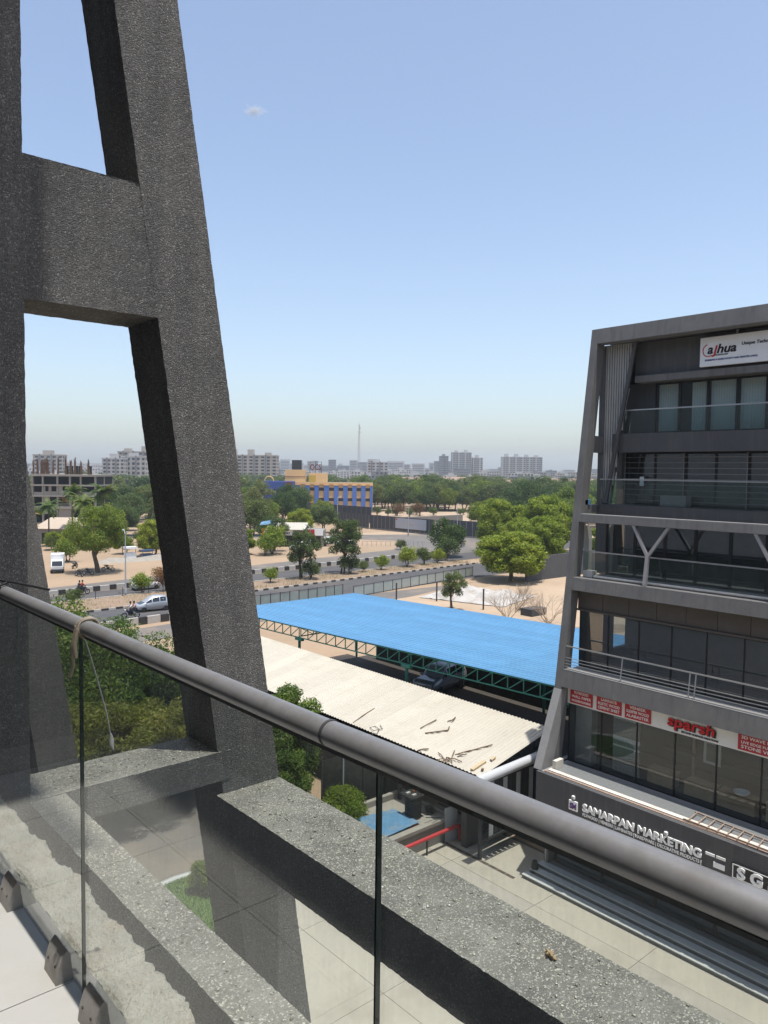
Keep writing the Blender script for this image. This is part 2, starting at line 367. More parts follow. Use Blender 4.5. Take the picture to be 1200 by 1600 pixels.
def grains(rng, spots, sizes):
    """small angular stones"""
    O = np.array([(1, 0, 0), (0, 1, 0), (-1, 0, 0), (0, -1, 0), (0, 0, 1), (0, 0, -.5)], float)
    T = np.array([(0, 1, 4), (1, 2, 4), (2, 3, 4), (3, 0, 4), (1, 0, 5), (2, 1, 5), (3, 2, 5), (0, 3, 5)])
    V = []; F = []
    for i, (p, s) in enumerate(zip(spots, sizes)):
        a = rng.random()*6.28; R = np.array([[math.cos(a), -math.sin(a), 0], [math.sin(a), math.cos(a), 0], [0, 0, 1]])
        V.append((O*(s*(.6+.8*rng.random((6, 3))))*np.array([1, 1, .6]))@R.T+p); F.append(T+6*i)
    return np.concatenate(V), np.concatenate(F)
def text_part(name, body, size, mat, origin, parent, bold=.0, shear=0., ext=.012, width=None, right=(0, -1, 0), up=(0, 0, 1), align='LEFT', xs=1.):
    cu = bpy.data.curves.new(name, 'FONT'); cu.body = body; cu.size = size; cu.extrude = ext/2; cu.offset = bold; cu.shear = shear; cu.align_x = align; cu.resolution_u = 3
    tmp = bpy.data.objects.new(name, cu); COL.objects.link(tmp)
    dg = bpy.context.evaluated_depsgraph_get(); me = bpy.data.meshes.new_from_object(tmp.evaluated_get(dg))
    bpy.data.objects.remove(tmp); bpy.data.curves.remove(cu)
    xs_ = [v.co.x for v in me.vertices]; sc = (width/(max(xs_)-min(xs_)) if width else xs)
    r = Vector(right); u = Vector(up); n = r.cross(u); o = Vector(origin); x0 = min(xs_) if (width and align == 'LEFT') else 0
    for v in me.vertices: v.co = o+r*((v.co.x-x0)*sc)+u*v.co.y+n*v.co.z
    if not me.materials: me.materials.append(M(mat))
    else: me.materials[0] = M(mat)
    me.name = name
    return link(name, me, parent)
rnd = random.Random(7); rng = np.random.default_rng(7)

# ------------------------------------------------------------------ ground, roads, courtyard
def sheet(name, pts, z, mat, label=None, kind='structure', parent=None, th=0.):
    b = MB(); n = len(pts)
    if th: b.prism(pts, lambda x, y, a: (x, y, a), z-th, z)
    else: b.add([(x, y, z) for x, y in pts], [tuple(range(n))])
    o = b.build(name, mat, parent)
    if parent is None: tag(o, label, None, None, kind)
    return o
G = tag(MB().add([(-600, -600, 0), (4200, -600, 0), (4200, 4200, 0), (-600, 4200, 0)], [(0, 1, 2, 3)]).build('ground', 'sand'), 'sandy bare ground stretching to the horizon', kind='structure')
def edge(y30, y96):                       # a road edge as a line through X=30 and X=96, straightening out beyond
    k = (y96-y30)/66.
    return lambda x: y30+k*(min(max(x, -40), 112)-30)+.055*(max(x-112, 0)+min(x+40, 0))
E_near, E_mn, E_mf, E_fk, E_sf = edge(70.3, 74.0), edge(79.6, 84.4), edge(87.0, 89.0), edge(92.4, 98.2), edge(98.4, 108.5)
XS = [-160, -40, 0, 30, 52, 74, 96, 112, 180, 320, 700]
def strip(name, lo, hi, z, mat, label, xs=XS, d0=0., d1=0.):
    b = MB()
    for a, c in zip(xs[:-1], xs[1:]): b.add([(a, lo(a)+d0, z), (c, lo(c)+d0, z), (c, hi(c)+d1, z), (a, hi(a)+d1, z)], [(0, 1, 2, 3)])
    return tag(b.build(name, mat), label, kind='structure')
strip('road', E_near, E_mn, .008, 'asphalt', 'near carriageway of the dual road, dark asphalt')
strip('road', E_mf, E_fk, .008, 'asphalt', 'far carriageway of the dual road, dark asphalt', d1=-.3)
strip('service_road', E_fk, E_sf, .012, 'asphalt_dusty', 'dusty service road beyond the striped kerb', xs=[-160, -40, 0, 30, 52, 74, 96, 112], d0=.5)
strip('median', E_mn, E_mf, .14, 'soil', 'dry soil median strip between the carriageways', xs=[-160, -40, 0, 30, 52, 74, 93], d0=.15, d1=-.15)
sheet('side_road', [(96, 96.5), (112, 97), (150, 118), (165, 145), (128, 132), (117, 136), (60, 176), (55, 168), (104, 132), (112, 121), (99, 110)], .016, 'asphalt_dusty', 'side road joining at the junction beyond the median')
sheet('sand_verge', [(127, 131.5), (165, 145), (168, 151), (136, 139.5), (118, 142), (112, 139.5), (117, 136)], .02, 'yard_sand', 'pale sandy verge along the dark hoarding fence')
sheet('yard', [(45, 20), (100, 20), (100, 66.5), (60, 66.5), (45, 60)], .006, 'yard_sand', 'pale sandy yard behind the blue roofed shed')
sheet('roadside_path', [(20, 62.5), (62, 66.6), (78, 70.2), (60, 71.2), (20, 68)], .01, 'asphalt_dusty', 'dusty paved strip between the fence and the road')
def blocks(root, f, x0, x1, step, h, w, mats, dy=0., z0=0., duty=.5, name='kerb_block'):
    x = x0; i = 0; cache = {}
    while x < x1:
        L = step*(duty if i % 2 else 1-duty); k = (f(x+1)-f(x)); y = f(x)+dy
        key = i % 2
        if key not in cache:
            b = MB(); g = .012; hh = h-(0. if key == 0 else .008); ww = w-(0 if key == 0 else .012)
            b.hexa([(g, -ww/2, z0), (L-g, -ww/2, z0), (L-g, ww/2, z0), (g, ww/2, z0), (g, -ww/2+.015, hh), (L-g, -ww/2+.015, hh), (L-g, ww/2-.015, hh), (g, ww/2-.015, hh)])
            cache[key] = b.mesh(name, mats[key])
        o = bpy.data.objects.new(name, cache[key]); COL.objects.link(o); o.parent = root; o.location = (x, y, 0); o.rotation_euler = (0, 0, math.atan(k))
        x += L; i += 1
def structure_root(name, label):
    o = bpy.data.objects.new(name, None); COL.objects.link(o); o['kind'] = 'structure'; o['label'] = label; return o
K1 = structure_root('kerb', 'tall black and white striped kerb beyond the far carriageway')
blocks(K1, E_fk, 8, 98, 2.1, .62, .35, ('kerb_white', 'kerb_black'), duty=.42)
K2 = structure_root('kerb', 'low worn black and white kerb on the near side of the median')
blocks(K2, E_mn, 12, 94, 1.6, .22, .2, ('kerb_white', 'kerb_black'))
K3 = structure_root('kerb', 'plain weathered kerb on the far side of the median')
blocks(K3, E_mf, 12, 94, 3.0, .2, .2, ('kerb_white', 'kerb_white'))
K4 = structure_root('kerb', 'black and white striped wall kerb at the near edge of the road')
blocks(K4, E_near, 6, 44, 2.3, .75, .3, ('kerb_white', 'kerb_black'), duty=.4)
# the courtyard between the two buildings: concrete slabs cast in bays, with a paver band and a drain
CY = structure_root('courtyard', 'sunlit concrete courtyard between the two dark buildings')
sheet('joint_bed', [(-2, -14), (24.6, -14), (24.6, 24), (-2, 24)], .004, 'joint_dirt', parent=CY)
i = 0
for gx in range(7):
    for gy in range(9):
        x0 = 0.2+gx*3.5; y0 = -12+gy*4.0
        if 14.9 < x0+1.7 < 16.6 and False: continue
        b = MB(); g = .007; dz = .02+.003*rnd.random()
        x1 = min(x0+3.5, 24.4)
        if gx == 4: x1 = x0+1.0
        if gx == 4:
            MB().box(x0+g, y0+g, .0, x1-g, y0+4-g, dz).build('concrete_slab', 'concrete_slab', CY)
            MB().box(x0+2.2+g, y0+g, .0, x0+3.5-g, y0+4-g, dz).build('concrete_slab', 'concrete_slab_b', CY)
            continue
        MB().box(x0+g, y0+g, .0, x1-g, y0+4-g, dz).build('concrete_slab', rnd.choice(['concrete_slab', 'concrete_slab', 'concrete_slab_b']), CY)
pv = MB().box(.006, .006, 0, .294, .144, .026).mesh('paver', 'paver_grey')
for r_ in range(4):
    for k in range(62):
        o = bpy.data.objects.new('paver', pv); COL.objects.link(o); o.parent = CY; o.location = (15.2+r_*.30, 10.0+k*.15+(.075 if r_ % 2 else 0), .002+.003*rnd.random())
for k in range(9):
    MB().box(21.98, 17.6+k*.42, .02, 22.12, 17.99+k*.42, .034).build('drain_cover', 'drain_iron', CY)
sheet('driveway', [(-4, 24.05), (18.8, 24.05), (19.5, 30), (19.5, 62), (-4, 62)], .012, 'asphalt_dusty', 'dusty asphalt driveway beyond the courtyard under the trees')
# round lawn with a kerb
LW = thing('round_flower_bed', 'round lawn bed with a pale stone rim in the courtyard', 'flower bed', (12.3, 23.3, 0))
MB().lathe([(2.15, 0), (2.15, .22), (1.95, .22), (1.95, .1)], (12.3, 23.3, 0.02), 28).build('stone_rim', 'rb_granite_light', LW)
MB().lathe([(1.96, 0), (1.96, .14)], (12.3, 23.3, 0.02), 28).build('soil_bed', 'lawn_ground', LW)
def blades(rng, n, pos, h, w):
    a = rng.random(n)*6.28; d = np.stack([np.cos(a), np.sin(a), np.zeros(n)], 1); hh = h*(.6+.8*rng.random(n))
    tip = pos+np.stack([rng.normal(0, .35, n)*hh, rng.normal(0, .35, n)*hh, hh], 1)
    V = np.stack([pos-d*w, pos+d*w, tip], 1).reshape(-1, 3); return V, np.arange(3*n).reshape(n, 3)
n = 9000; a = rng.random(n)*6.28; r = 1.93*np.sqrt(rng.random(n))
V, F = blades(rng, n, np.stack([12.3+r*np.cos(a), 23.3+r*np.sin(a), np.full(n, .15)], 1), .09, .012)
tag(link('lawn', np_mesh('lawn', V, F, 'lawn_grass'), LW), kind='stuff')
# dry tufts on the median and the verges
n = 9000; x = rng.random(n)*84+10; y = np.array([E_mn(q)+.3+rng.random()*(E_mf(q)-E_mn(q)-.6) for q in x]); keep = (np.sin(x*.9)+np.sin(y*2.1+x*.31)+rng.normal(0, .7, n)) > .2
pos = np.stack([x, y, np.full(n, .14)], 1)[keep]
V, F = blades(rng, len(pos), pos, .38, .02)
tag(link('dry_grass', np_mesh('dry_grass', V, F, 'dry_grass')), 'dry straw coloured grass growing along the median', 'grass', kind='stuff')

# ------------------------------------------------------------------ our balcony
FL = 13.55
BF = structure_root('balcony_floor', 'pale tiled balcony floor inside the glass railing')
MB().box(-.45, -3.2, FL-.22, .84, 4.50, FL-.012).build('floor_slab', 'grout', BF)
tile = MB().box(.002, .002, -.011, .598, .598, 0).mesh('tile', 'floor_tile')
for ix, xa in enumerate((-.45, .185)):
    for k in range(-6, 8):
        o = bpy.data.objects.new('tile', tile); COL.objects.link(o); o.parent = BF; o.location = (xa if ix else xa+.035, .49+.6*(k-1)+.0, FL+.0006*rnd.random())
        if o.location.y > 4.0: o.location.y = 99; bpy.data.objects.remove(o)
MB().box(.785, -3.1, FL-.012, .838, 4.5, FL-.004).build('edge_strip', 'grout', BF)
# rough mortar lip outside the glass
nu, nv = 620, 18; ys = np.linspace(-3.2, 4.48, nu); P = []
edge_w = np.cumsum(rng.normal(0, .0032, nu)); edge_w = edge_w-np.convolve(edge_w, np.ones(41)/41, 'same')+rng.normal(0, .0010, nu)
for j in range(nv):
    tt = j/(nv-1); xx = .842+tt*(.155+edge_w*1.2+.012*np.sin(ys*3))
    zz = FL-.012+.010*np.sin(tt*2.9)+.006*np.sin(ys*11+tt*5)*np.sin(ys*27+tt*11)+.005*np.sin(ys*61+tt*17)*np.sin(ys*7.3-tt*23)+rng.normal(0, .0025, nu)+(.014*np.clip(np.sin(ys*5.3+np.sin(ys*13)*2), 0, 1) if .72 < tt < .97 else 0)
    P.append(np.stack([xx, ys, zz], 1))
skirt = P[-1].copy(); skirt[:, 2] = FL-.34; skirt[:, 0] -= .02; P.append(skirt); nv += 1
P = np.stack(P, 1).reshape(-1, 3); i = (np.arange(nu-1)[:, None]*nv+np.arange(nv-1)[None]).ravel()
tag(link('mortar_lip', np_mesh('mortar_lip', P, np.stack([i, i+1, i+nv+1, i+nv], 1), 'mortar'), BF))
# glass railing
GR = thing('glass_railing', 'frameless glass balcony railing with a grey round handrail in the foreground', 'railing', (.785, 0, FL))
for k in range(-3, 3):
    y0 = .9+1.31*k+.002; y1 = .9+1.31*(k+1)-.002; b = MB()
    b.box(.780, y0, FL-.10, .790, y1, FL+1.085)
    me = b.mesh('glass_pane', ['rail_glass', 'glass_edge'])
    me.polygons.foreach_set('material_index', [1, 1, 1, 0, 1, 0]); link('glass_pane', me, GR)
    for dy in (.14, .64, 1.16):
        yc = y0+dy; c = MB()
        prof = [(-.012, -.012), (.0, .085), (.010, .098), (.026, .080), (.038, .045), (.044, 0), (.044, -.012)]
        c.prism(prof, lambda p, q, a: (.776-p, a, FL+q), yc-.055, yc+.055)
        cl = c.build('glass_clamp', 'clamp_steel', GR, bevel=.003)
        for s in (-.03, .03):
            MB().tube([(.7415, yc+s, FL+.046), (.7365, yc+s, FL+.047)], .0045, 8).build('bolt', 'rail_joint', cl)
rl = MB(); pts = [(x, y, FL+1.099+.005*max(0, 1.2-y)**1.3) for x, y in ((.80, -3.2), (.80, -2), (.80, -1), (.797, 0), (.793, .5), (.785, 1.03), (.782, 1.5), (.780, 2), (.776, 3), (.773, 4.5))]
hr = rl.tube(pts, .0222, 40).build('handrail', 'rail_paint', GR)
for y in (1.03,): MB().tube([(.785, y-.003, FL+1.100), (.785, y+.003, FL+1.100)], .0234, 40).build('joint_ring', 'rail_joint', hr)
ch = MB()
for p_, q_ in zip(pts[:-1], pts[1:]): ch.bar((p_[0], p_[1], p_[2]-.0245), (q_[0], q_[1], q_[2]-.0245), .014, .009)
ch.build('glass_channel', 'rail_joint', hr)
# rope tied round the rail, a hanging cord, a black cable
def coil(c, r, turns, pitch, n=26):
    return [(c[0]+r*math.cos(t*2*math.pi*turns/n), c[1]+pitch*t/n+.004*math.sin(t), c[2]+r*math.sin(t*2*math.pi*turns/n)) for t in range(n+1)]
rp = thing('tied_rope', 'frayed brown rope knotted round the handrail above the pane joint', 'rope', (.76, 2.16, FL+1.098))
b = MB(); b.tube(coil((.785, 2.14, FL+1.098), .0285, 2.2, .03, 40), .0042, 6); b.build('wrap', 'rope_fibre', rp)
b = MB(); b.tube([(.757, 2.165, FL+1.105), (.752, 2.17, FL+1.07), (.748, 2.175, FL+1.03), (.755, 2.185, FL+.99), (.75, 2.20, FL+.955)], [.005, .0065, .0055, .0045, .005], 8); b.build('tail', 'rope_fibre', rp)
b = MB(); b.tube([(.757, 2.15, FL+1.10), (.747, 2.15, FL+1.06), (.750, 2.155, FL+1.02)], .006, 8); b.build('knot', 'rope_fibre', rp)
cd_ = thing('hanging_cord', 'thin pale cord with a knotted end hanging outside the glass', 'cord', (.9, 2.3, FL+.7))
b = MB(); b.tube([(.80, 2.24, FL+1.07), (.83, 2.27, FL+1.0), (.86, 2.28, FL+.9), (.885, 2.28, FL+.8), (.90, 2.285, FL+.72)], .0026, 7); b.build('strand', 'cord_fibre', cd_)
b = MB(); b.tube([(.898, 2.285, FL+.735), (.902, 2.288, FL+.715), (.90, 2.283, FL+.70), (.905, 2.28, FL+.685)], [.004, .008, .0075, .003], 8); b.build('knot', 'cord_fibre', cd_)
cb = thing('black_cable', 'thin black cable looped over the far end of the handrail', 'cable', (.76, 2.9, FL+1.1))
b = MB(); b.tube([(.735, 3.02, FL+1.125), (.77, 2.96, FL+1.14), (.80, 2.90, FL+1.137), (.83, 2.80, FL+1.133), (.86, 2.72, FL+1.128)], .0045, 7); b.build('loose_end', 'black_rubber', cb)
b = MB(); b.tube([(.79, 2.93, FL+1.138), (.758, 2.93, FL+1.125), (.746, 2.93, FL+1.06), (.742, 2.95, FL+.94), (.74, 2.99, FL+.86), (.74, 3.06, FL+.80), (.735, 3.16, FL+.79)], .005, 7); b.build('loop', 'black_rubber', cb)
# our building behind and above the balcony
OB = thing('near_office_building', 'dark building that the balcony in the foreground belongs to', 'building', (-1, 0, 0))
MB().box(-9, -16, 0, -.46, 32, 26.0).build('wall', 'our_wall', OB)
for y in (-2.6, -.4, 1.8):
    d_ = MB().box(-.455, y, FL, -.42, y+2.1, FL+2.3).build('door', 'rb_black_frame', OB)
    MB().box(-.419, y+.08, FL+.08, -.412, y+1.0, FL+2.2).build('pane', 'rb_glass_dark', d_); MB().box(-.419, y+1.1, FL+.08, -.412, y+2.02, FL+2.2).build('pane', 'rb_glass_dark', d_)
MB().box(-.46, -16, 26.0, .10, 1.65, 26.3).build('added_shade_slab', 'shade_slab_grey', OB)  # unseen slab added overhead to shade the inner side of the balcony
MB().box(-.46, 1.66, 26.0, 1.50, 4.50, 26.3).build('added_shade_slab', 'shade_slab_grey', OB)  # wider unseen slab, added to shade the column and far floor end
for z in (3.6, 7.0, 10.3):
    MB().box(-.455, 10, z+.9, -.40, 31, z+2.6).build('window_band', 'window_dark', OB)
    MB().box(-.46, -16, z-.3, .9, 9.0, z).build('floor_edge', 'our_wall', OB)
# the sloped concrete frame
FR = thing('sloped_concrete_frame', 'rough dark aggregate frame with a leaning leg and cross beam on the left', 'concrete frame', (1.3, 4.7, 0))
def outer(z): return 2.99+.1515*(12.91-z)
def inner(z): return 2.50+.146*(13.22-z)
AG = ['aggregate', 'aggregate_dusty']
Y0, Y1 = 4.52, 4.97
def leg(y0, y1, z0, z1, root, nm, key, st=.03, inn=inner):
    rough_block(nm, [(inn(z0), y0, z0), (outer(z0), y0, z0), (outer(z0), y1, z0), (inn(z0), y1, z0), (inn(z1), y0, z1), (outer(z1), y0, z1), (outer(z1), y1, z1), (inn(z1), y1, z1)], AG, root, st, .0018, key)
leg(Y0, Y1, 9.0, 19.5, FR, 'leaning_leg', 3, inn=lambda z: inner(z) if z > 12.5 else inner(z))
leg(Y0+.01, Y1-.01, 0, 9.0, FR, 'lower_leg', 4, .25, inn=lambda z: inner(z)-.02*(9.0-z))
rough_block('column', [(-.45, Y0, 0), (1.315, Y0, 0), (1.315, Y1, 0), (-.45, Y1, 0), (-.45, Y0, 26), (1.315, Y0, 26), (1.315, Y1, 26), (-.45, Y1, 26)], AG, FR, .035, .0018, 5)
def hblock(nm, x0, y0, z0, x1, y1, z1, key, st=.03, root=FR):
    rough_block(nm, [(x0, y0, z0), (x1, y0, z0), (x1, y1, z0), (x0, y1, z0), (x0, y0, z1), (x1, y0, z1), (x1, y1, z1), (x0, y1, z1)], AG, root, st, .0018, key)
rough_block('cross_beam', [(1.30, Y0+.002, 16.02), (inner(16.02)+.02, Y0+.002, 16.02), (inner(16.02)+.02, Y1-.002, 16.02), (1.30, Y1-.002, 16.02),
    (1.30, Y0+.002, 16.80), (inner(16.80)+.02, Y0+.002, 16.80), (inner(16.80)+.02, Y1-.002, 16.80), (1.30, Y1-.002, 16.80)], AG, FR, .03, .0018, 6)
hblock('sill_beam', 1.31, Y0-.004, 13.0, 2.60, Y0+.40, 13.20, 7)
hblock('inner_beam', 1.305, -3.5, 13.0, 1.505, Y0-.005, 13.195, 8, .025)
hblock('outer_beam', 2.50, -3.5, 12.60, 2.995, Y0+.01, 12.905, 9, .025)
# the next frame along, seen past the column
FR2 = thing('sloped_concrete_frame', 'second leaning aggregate frame, mostly hidden behind the left column', 'concrete frame', (1.5, 9.3, 0))
leg(9.1, 9.5, 6.0, 19.5, FR2, 'leaning_leg', 13, .06)
rough_block('column', [(-.4, 9.1, 0), (1.315, 9.1, 0), (1.315, 9.5, 0), (-.4, 9.5, 0), (-.4, 9.1, 19.6), (1.315, 9.1, 19.6), (1.315, 9.5, 19.6), (-.4, 9.5, 19.6)], AG, FR2, .08, .0018, 14)
leg(9.11, 9.49, 0, 6.0, FR2, 'lower_leg', 15, .3)
hblock('sill_beam', 1.31, 9.102, 12.7, 2.6, 9.498, 13.1, 16, .06, FR2)
hblock('solid_panel', 1.31, 9.2, 13.1, 2.30, 9.4, 17.0, 17, .06, FR2)
# loose grit and a dried clump lying on the beams
n = 2600; pos = np.stack([2.51+.475*rng.random(n), 4.5-6.0*rng.random(n)**1.1, np.full(n, 12.908)], 1)
V, F = grains(rng, pos, .0018+.0085*rng.random(n)**6)
tag(link('grit', np_mesh('grit', V, F, 'grit')), 'pale grit and stone chips scattered on the outer beam', 'grit', kind='stuff')
n = 900; pos = np.concatenate([np.stack([1.315+.18*rng.random(n), 4.5-4.6*rng.random(n), np.full(n, 13.198)], 1), np.stack([1.4+1.1*rng.random(n), 4.55+.33*rng.random(n), np.full(n, 13.203)], 1)])
V, F = grains(rng, pos, .0018+.0075*rng.random(2*n)**6)
tag(link('grit', np_mesh('grit', V, F, 'grit')), 'pale grit scattered on the inner beam and the sill', 'grit', kind='stuff')
b = MB()
for k in range(26):
    a = rnd.random()*6.28; e = rnd.random()*1.2; q = .012+.012*rnd.random(); d = Vector((math.cos(a)*math.cos(e), math.sin(a)*math.cos(e), math.sin(e)))
    c = Vector((2.80, 2.02, 12.915)); b.tube([c, c+d*q, c+d*q*1.6+Vector((0, 0, -.006))], [.006, .007, .002], 5)
tag(b.build('dried_leaf_clump', 'dry_clump'), 'small dried brown leaf clump lying on the outer beam', 'leaf clump')

# ------------------------------------------------------------------ the dark office building opposite
def xs(z): return 23.94+.1356*(z-8.78)
YE, YB = 17.2, -6.0
RB = thing('office_building', 'dark grey sloping office building with balconies and shop signs on the right', 'building', (25, 8, 0))
def rbox(nm, mat, *a, parent=None, bevel=0.): return MB().box(*a).build(nm, mat, parent or RB, bevel=bevel)
def sloped(nm, mat, y0, y1, z0, z1, d0, d1, parent=None):
    b = MB().hexa([(xs(z0)+d0, y0, z0), (xs(z0)+d1, y0, z0), (xs(z0)+d1, y1, z0), (xs(z0)+d0, y1, z0), (xs(z1)+d0, y0, z1), (xs(z1)+d1, y0, z1), (xs(z1)+d1, y1, z1), (xs(z1)+d0, y1, z1)])
    return b.build(nm, mat, parent or RB, bevel=.012)
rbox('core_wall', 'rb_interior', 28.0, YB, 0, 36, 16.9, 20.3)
rbox('end_wall', 'rb_plaster_dark', 22.9, YB-.3, 0, 36, YB, 20.5)
rbox('far_end_wall', 'rb_plaster', 28.02, 16.905, 4.2, 35.8, 16.92, 20.4)
rbox('far_end_wall', 'rb_plaster', 27.02, 16.62, 13.92, 28.0, 16.9, 20.04)
rbox('far_end_wall', 'rb_plaster', 23.3, 17.0, 0.0, 35.8, 17.2, 4.19)
sloped('leaning_leg', 'rb_plaster', 16.9, YE, 4.2, 20.57, 0, .5)
b = MB(); b.hexa([(22.56, 16.88, 4.205), (23.25, 16.88, 4.205), (23.25, 17.22, 4.205), (22.56, 17.22, 4.205), (xs(7.0)-.01, 16.88, 7.0), (xs(7.0)+.4, 16.88, 7.0), (xs(7.0)+.4, 17.22, 7.0), (xs(7.0)-.01, 17.22, 7.0)])
b.build('leg_foot', 'rb_ledge_grey', RB, bevel=.01)
sloped('top_beam', 'rb_plaster', YB, 16.897, 20.0, 20.573, -.003, .55)
sloped('frame_beam', 'rb_plaster', YB, 16.897, 13.25, 13.54, -.003, .34)
rbox('beam_cap', 'rb_ledge_grey', xs(13.54)+.0, YB, 13.54, xs(13.54)+.30, 16.89, 13.56)
def slab(nm, x0, y1, z0, z1, mat='rb_plaster_dark', x1=28.02): return rbox(nm, mat, x0, YB, z0, x1, y1, z1)
sloped('floor_band', 'rb_plaster', YB, 16.897, 10.70, 11.18, -.003, .45); slab('floor_slab', xs(11.18)+.43, 16.89, 10.72, 11.16, 'rb_ledge_grey')
sloped('floor_band', 'rb_plaster', YB, 16.897, 7.10, 7.74, -.003, .40); slab('floor_slab', xs(7.7)+.37, 16.89, 7.12, 7.72, 'rb_ledge_grey')
slab('floor_band', 25.78, 16.88, 13.34, 13.90); slab('floor_band', 26.12, 16.55, 15.90, 16.60)
slab('lintel_ledge', 26.34, 15.80, 18.52, 18.76, 'rb_plaster'); rbox('parapet_wall', 'rb_plaster_dark', 26.52, YB, 18.76, 26.8, 15.9, 20.02)
rbox('roof_slab', 'rb_plaster_dark', 26.0, YB, 20.05, 35.9, 16.88, 20.30)
rbox('rear_post', 'rb_plaster_dark', 26.12, 16.93, 11.18, 26.55, 17.18, 20.0)
rbox('tie_block', 'rb_plaster', xs(16.2)+.3, 16.93, 15.88, 26.12, 17.17, 16.52); rbox('tie_block', 'rb_plaster', xs(13.6)+.3, 16.93, 13.56, 26.12, 17.17, 13.88)
# ribbed screen with its cut edge
rbox('screen_back', 'rb_fin_gap', 26.30, 16.9, 13.9, 26.36, 17.0, 20.0)
def zb(y): return max(13.92, 20.05-(y-15.70)/.148)
sb = MB(); sb.add([(26.22, 17.18, 13.92), (26.22, 16.60, 13.92), (26.22, 15.72, 20.02), (26.22, 17.18, 20.02)], [(0, 1, 2, 3)]); sb.add([(26.25, 17.18, 13.92), (26.25, 16.60, 13.92), (26.25, 15.72, 20.02), (26.25, 17.18, 20.02)], [(3, 2, 1, 0)])
sb.build('screen_sheet', 'rb_fin_gap', RB)
for k in range(14):
    y = 17.13-k*.104
    MB().box(26.14, y-.035, zb(y)+.02, 26.215, y+.035, 20.0).build('screen_fin', 'rb_fin', RB)
MB().bar((26.08, 15.66, 20.0), (25.86, 16.62, 13.95), .09, .14).build('raking_strut', 'rb_plaster_dark', RB)
MB().bar((26.10, 15.86, 18.3), (26.0, 16.16, 16.62), .03).build('raking_strut', 'rb_alu', RB)
# top balcony floor
def window(x, y0, y1, z0, z1, gl, blind=None, fr=.035):
    w = MB(); w.box(x, y0, z0, x+.06, y0+fr, z1).box(x, y1-fr, z0, x+.06, y1, z1).box(x, y0+fr, z0, x+.06, y1-fr, z0+fr).box(x, y0+fr, z1-fr, x+.06, y1-fr, z1)
    w = w.build('window', 'rb_black_frame', RB)
    MB().box(x+.024, y0+fr, z0+fr, x+.030, y1-fr, z1-fr).build('pane', gl, w)
    if blind:
        b = MB(); n = max(2, int((blind[1]-blind[0])/.09)); s = (blind[1]-blind[0])/n
        for k in range(n): b.hexa([(x+.14, blind[0]+k*s, z0+.05), (x+.148, blind[0]+k*s+s*.985, z0+.05), (x+.150, blind[0]+k*s+s*.985, z0+.05), (x+.142, blind[0]+k*s, z0+.05), (x+.14, blind[0]+k*s, z1-.05), (x+.148, blind[0]+k*s+s*.985, z1-.05), (x+.150, blind[0]+k*s+s*.985, z1-.05), (x+.142, blind[0]+k*s, z1-.05)])
        b.build('blind', 'rb_blind', w)
    return w
ms = [15.29, 14.34, 13.27, 12.21, 11.2, 10.15, 9.1, 8.05, 7.0, 5.9, 4.9]
for k, (a, c) in enumerate(zip(ms[:-1], ms[1:])):
    window(27.0, c, a, 16.64, 18.5, 'rb_glass', (c+.06, a-.06 if k != 1 else a-.42), .05)
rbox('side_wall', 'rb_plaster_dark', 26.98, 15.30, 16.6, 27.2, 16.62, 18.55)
def balcony_rail(x, y1, z0, z1, n, w=1.55):
    r = MB(); r.box(x-.02, YB, z1, x+.03, y1, z1+.045); r = r.build('balcony_rail', 'rb_alu', RB)
    for k in range(n):
        a = y1-.02-k*w
        MB().box(x, a-w+.012, z0, x+.010, a, z1-.004).build('rail_pane', 'rb_rail_glass', r)
    return r
balcony_rail(26.22, 16.10, 16.62, 17.46, 8); balcony_rail(25.86, 16.86, 13.92, 14.84, 8); r3 = balcony_rail(24.84, 16.88, 11.20, 12.12, 8)
# grille floor
ms = [16.45, 15.2, 14.0, 12.85, 11.68, 10.5, 9.3, 8.1, 6.9]
for a, c in zip(ms[:-1], ms[1:]): window(26.95, c, a, 13.92, 15.88, 'rb_glass_dark', None, .045)
rbox('side_wall', 'rb_plaster_dark', 26.93, 16.46, 13.9, 27.15, 16.61, 15.9)
for k in range(9):
    MB().bar((26.80, YB, 14.08+k*.205), (26.80, 16.44, 14.08+k*.205), .02).build('grille_bar', 'rb_steel', RB)
for y in (16.4, 14.0, 11.7, 9.4): MB().bar((26.83, y, 13.9), (26.83, y, 15.88), .025).build('grille_post', 'rb_steel', RB)
rbox('wall_notice', 'letter_white', 26.76, 15.55, 14.62, 26.77, 15.72, 14.98)
rbox('bench', 'rb_steel', 26.3, 13.6, 13.91, 26.7, 14.6, 14.3)
# strut floor
ms = [16.62, 15.39, 14.19, 13.03, 11.8, 10.6, 9.4, 8.2, 7.0]
for a, c in zip(ms[:-1], ms[1:]): window(26.0, c, a, 11.20, 13.33, 'rb_glass_dark', None, .06)
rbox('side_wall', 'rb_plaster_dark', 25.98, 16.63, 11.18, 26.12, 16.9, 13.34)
for yc in (14.0, 9.75):
    s = MB(); s.bar((24.36, yc, 11.19), (24.50, yc, 12.24), .12, .12, up=(1, 0, 0)); s = s.build('branching_strut', 'rb_steel', RB)
    for dy in (.66, -.68): MB().bar((24.50, yc, 12.20), (24.64, yc+dy, 13.26), .10, .10, up=(1, 0, 0)).build('branch', 'rb_steel', s)
MB().tube([(24.62, YB, 11.25), (24.62, 16.2, 11.25)], .05, 8).build('pipe', 'rb_ledge_white', RB)
rbox('corner_block', 'rb_ledge_white', 24.7, 16.35, 11.19, 25.0, 16.75, 11.42)
rbox('corner_post', 'rb_fin', 25.20, 16.86, 11.19, 25.42, 17.1, 12.6)
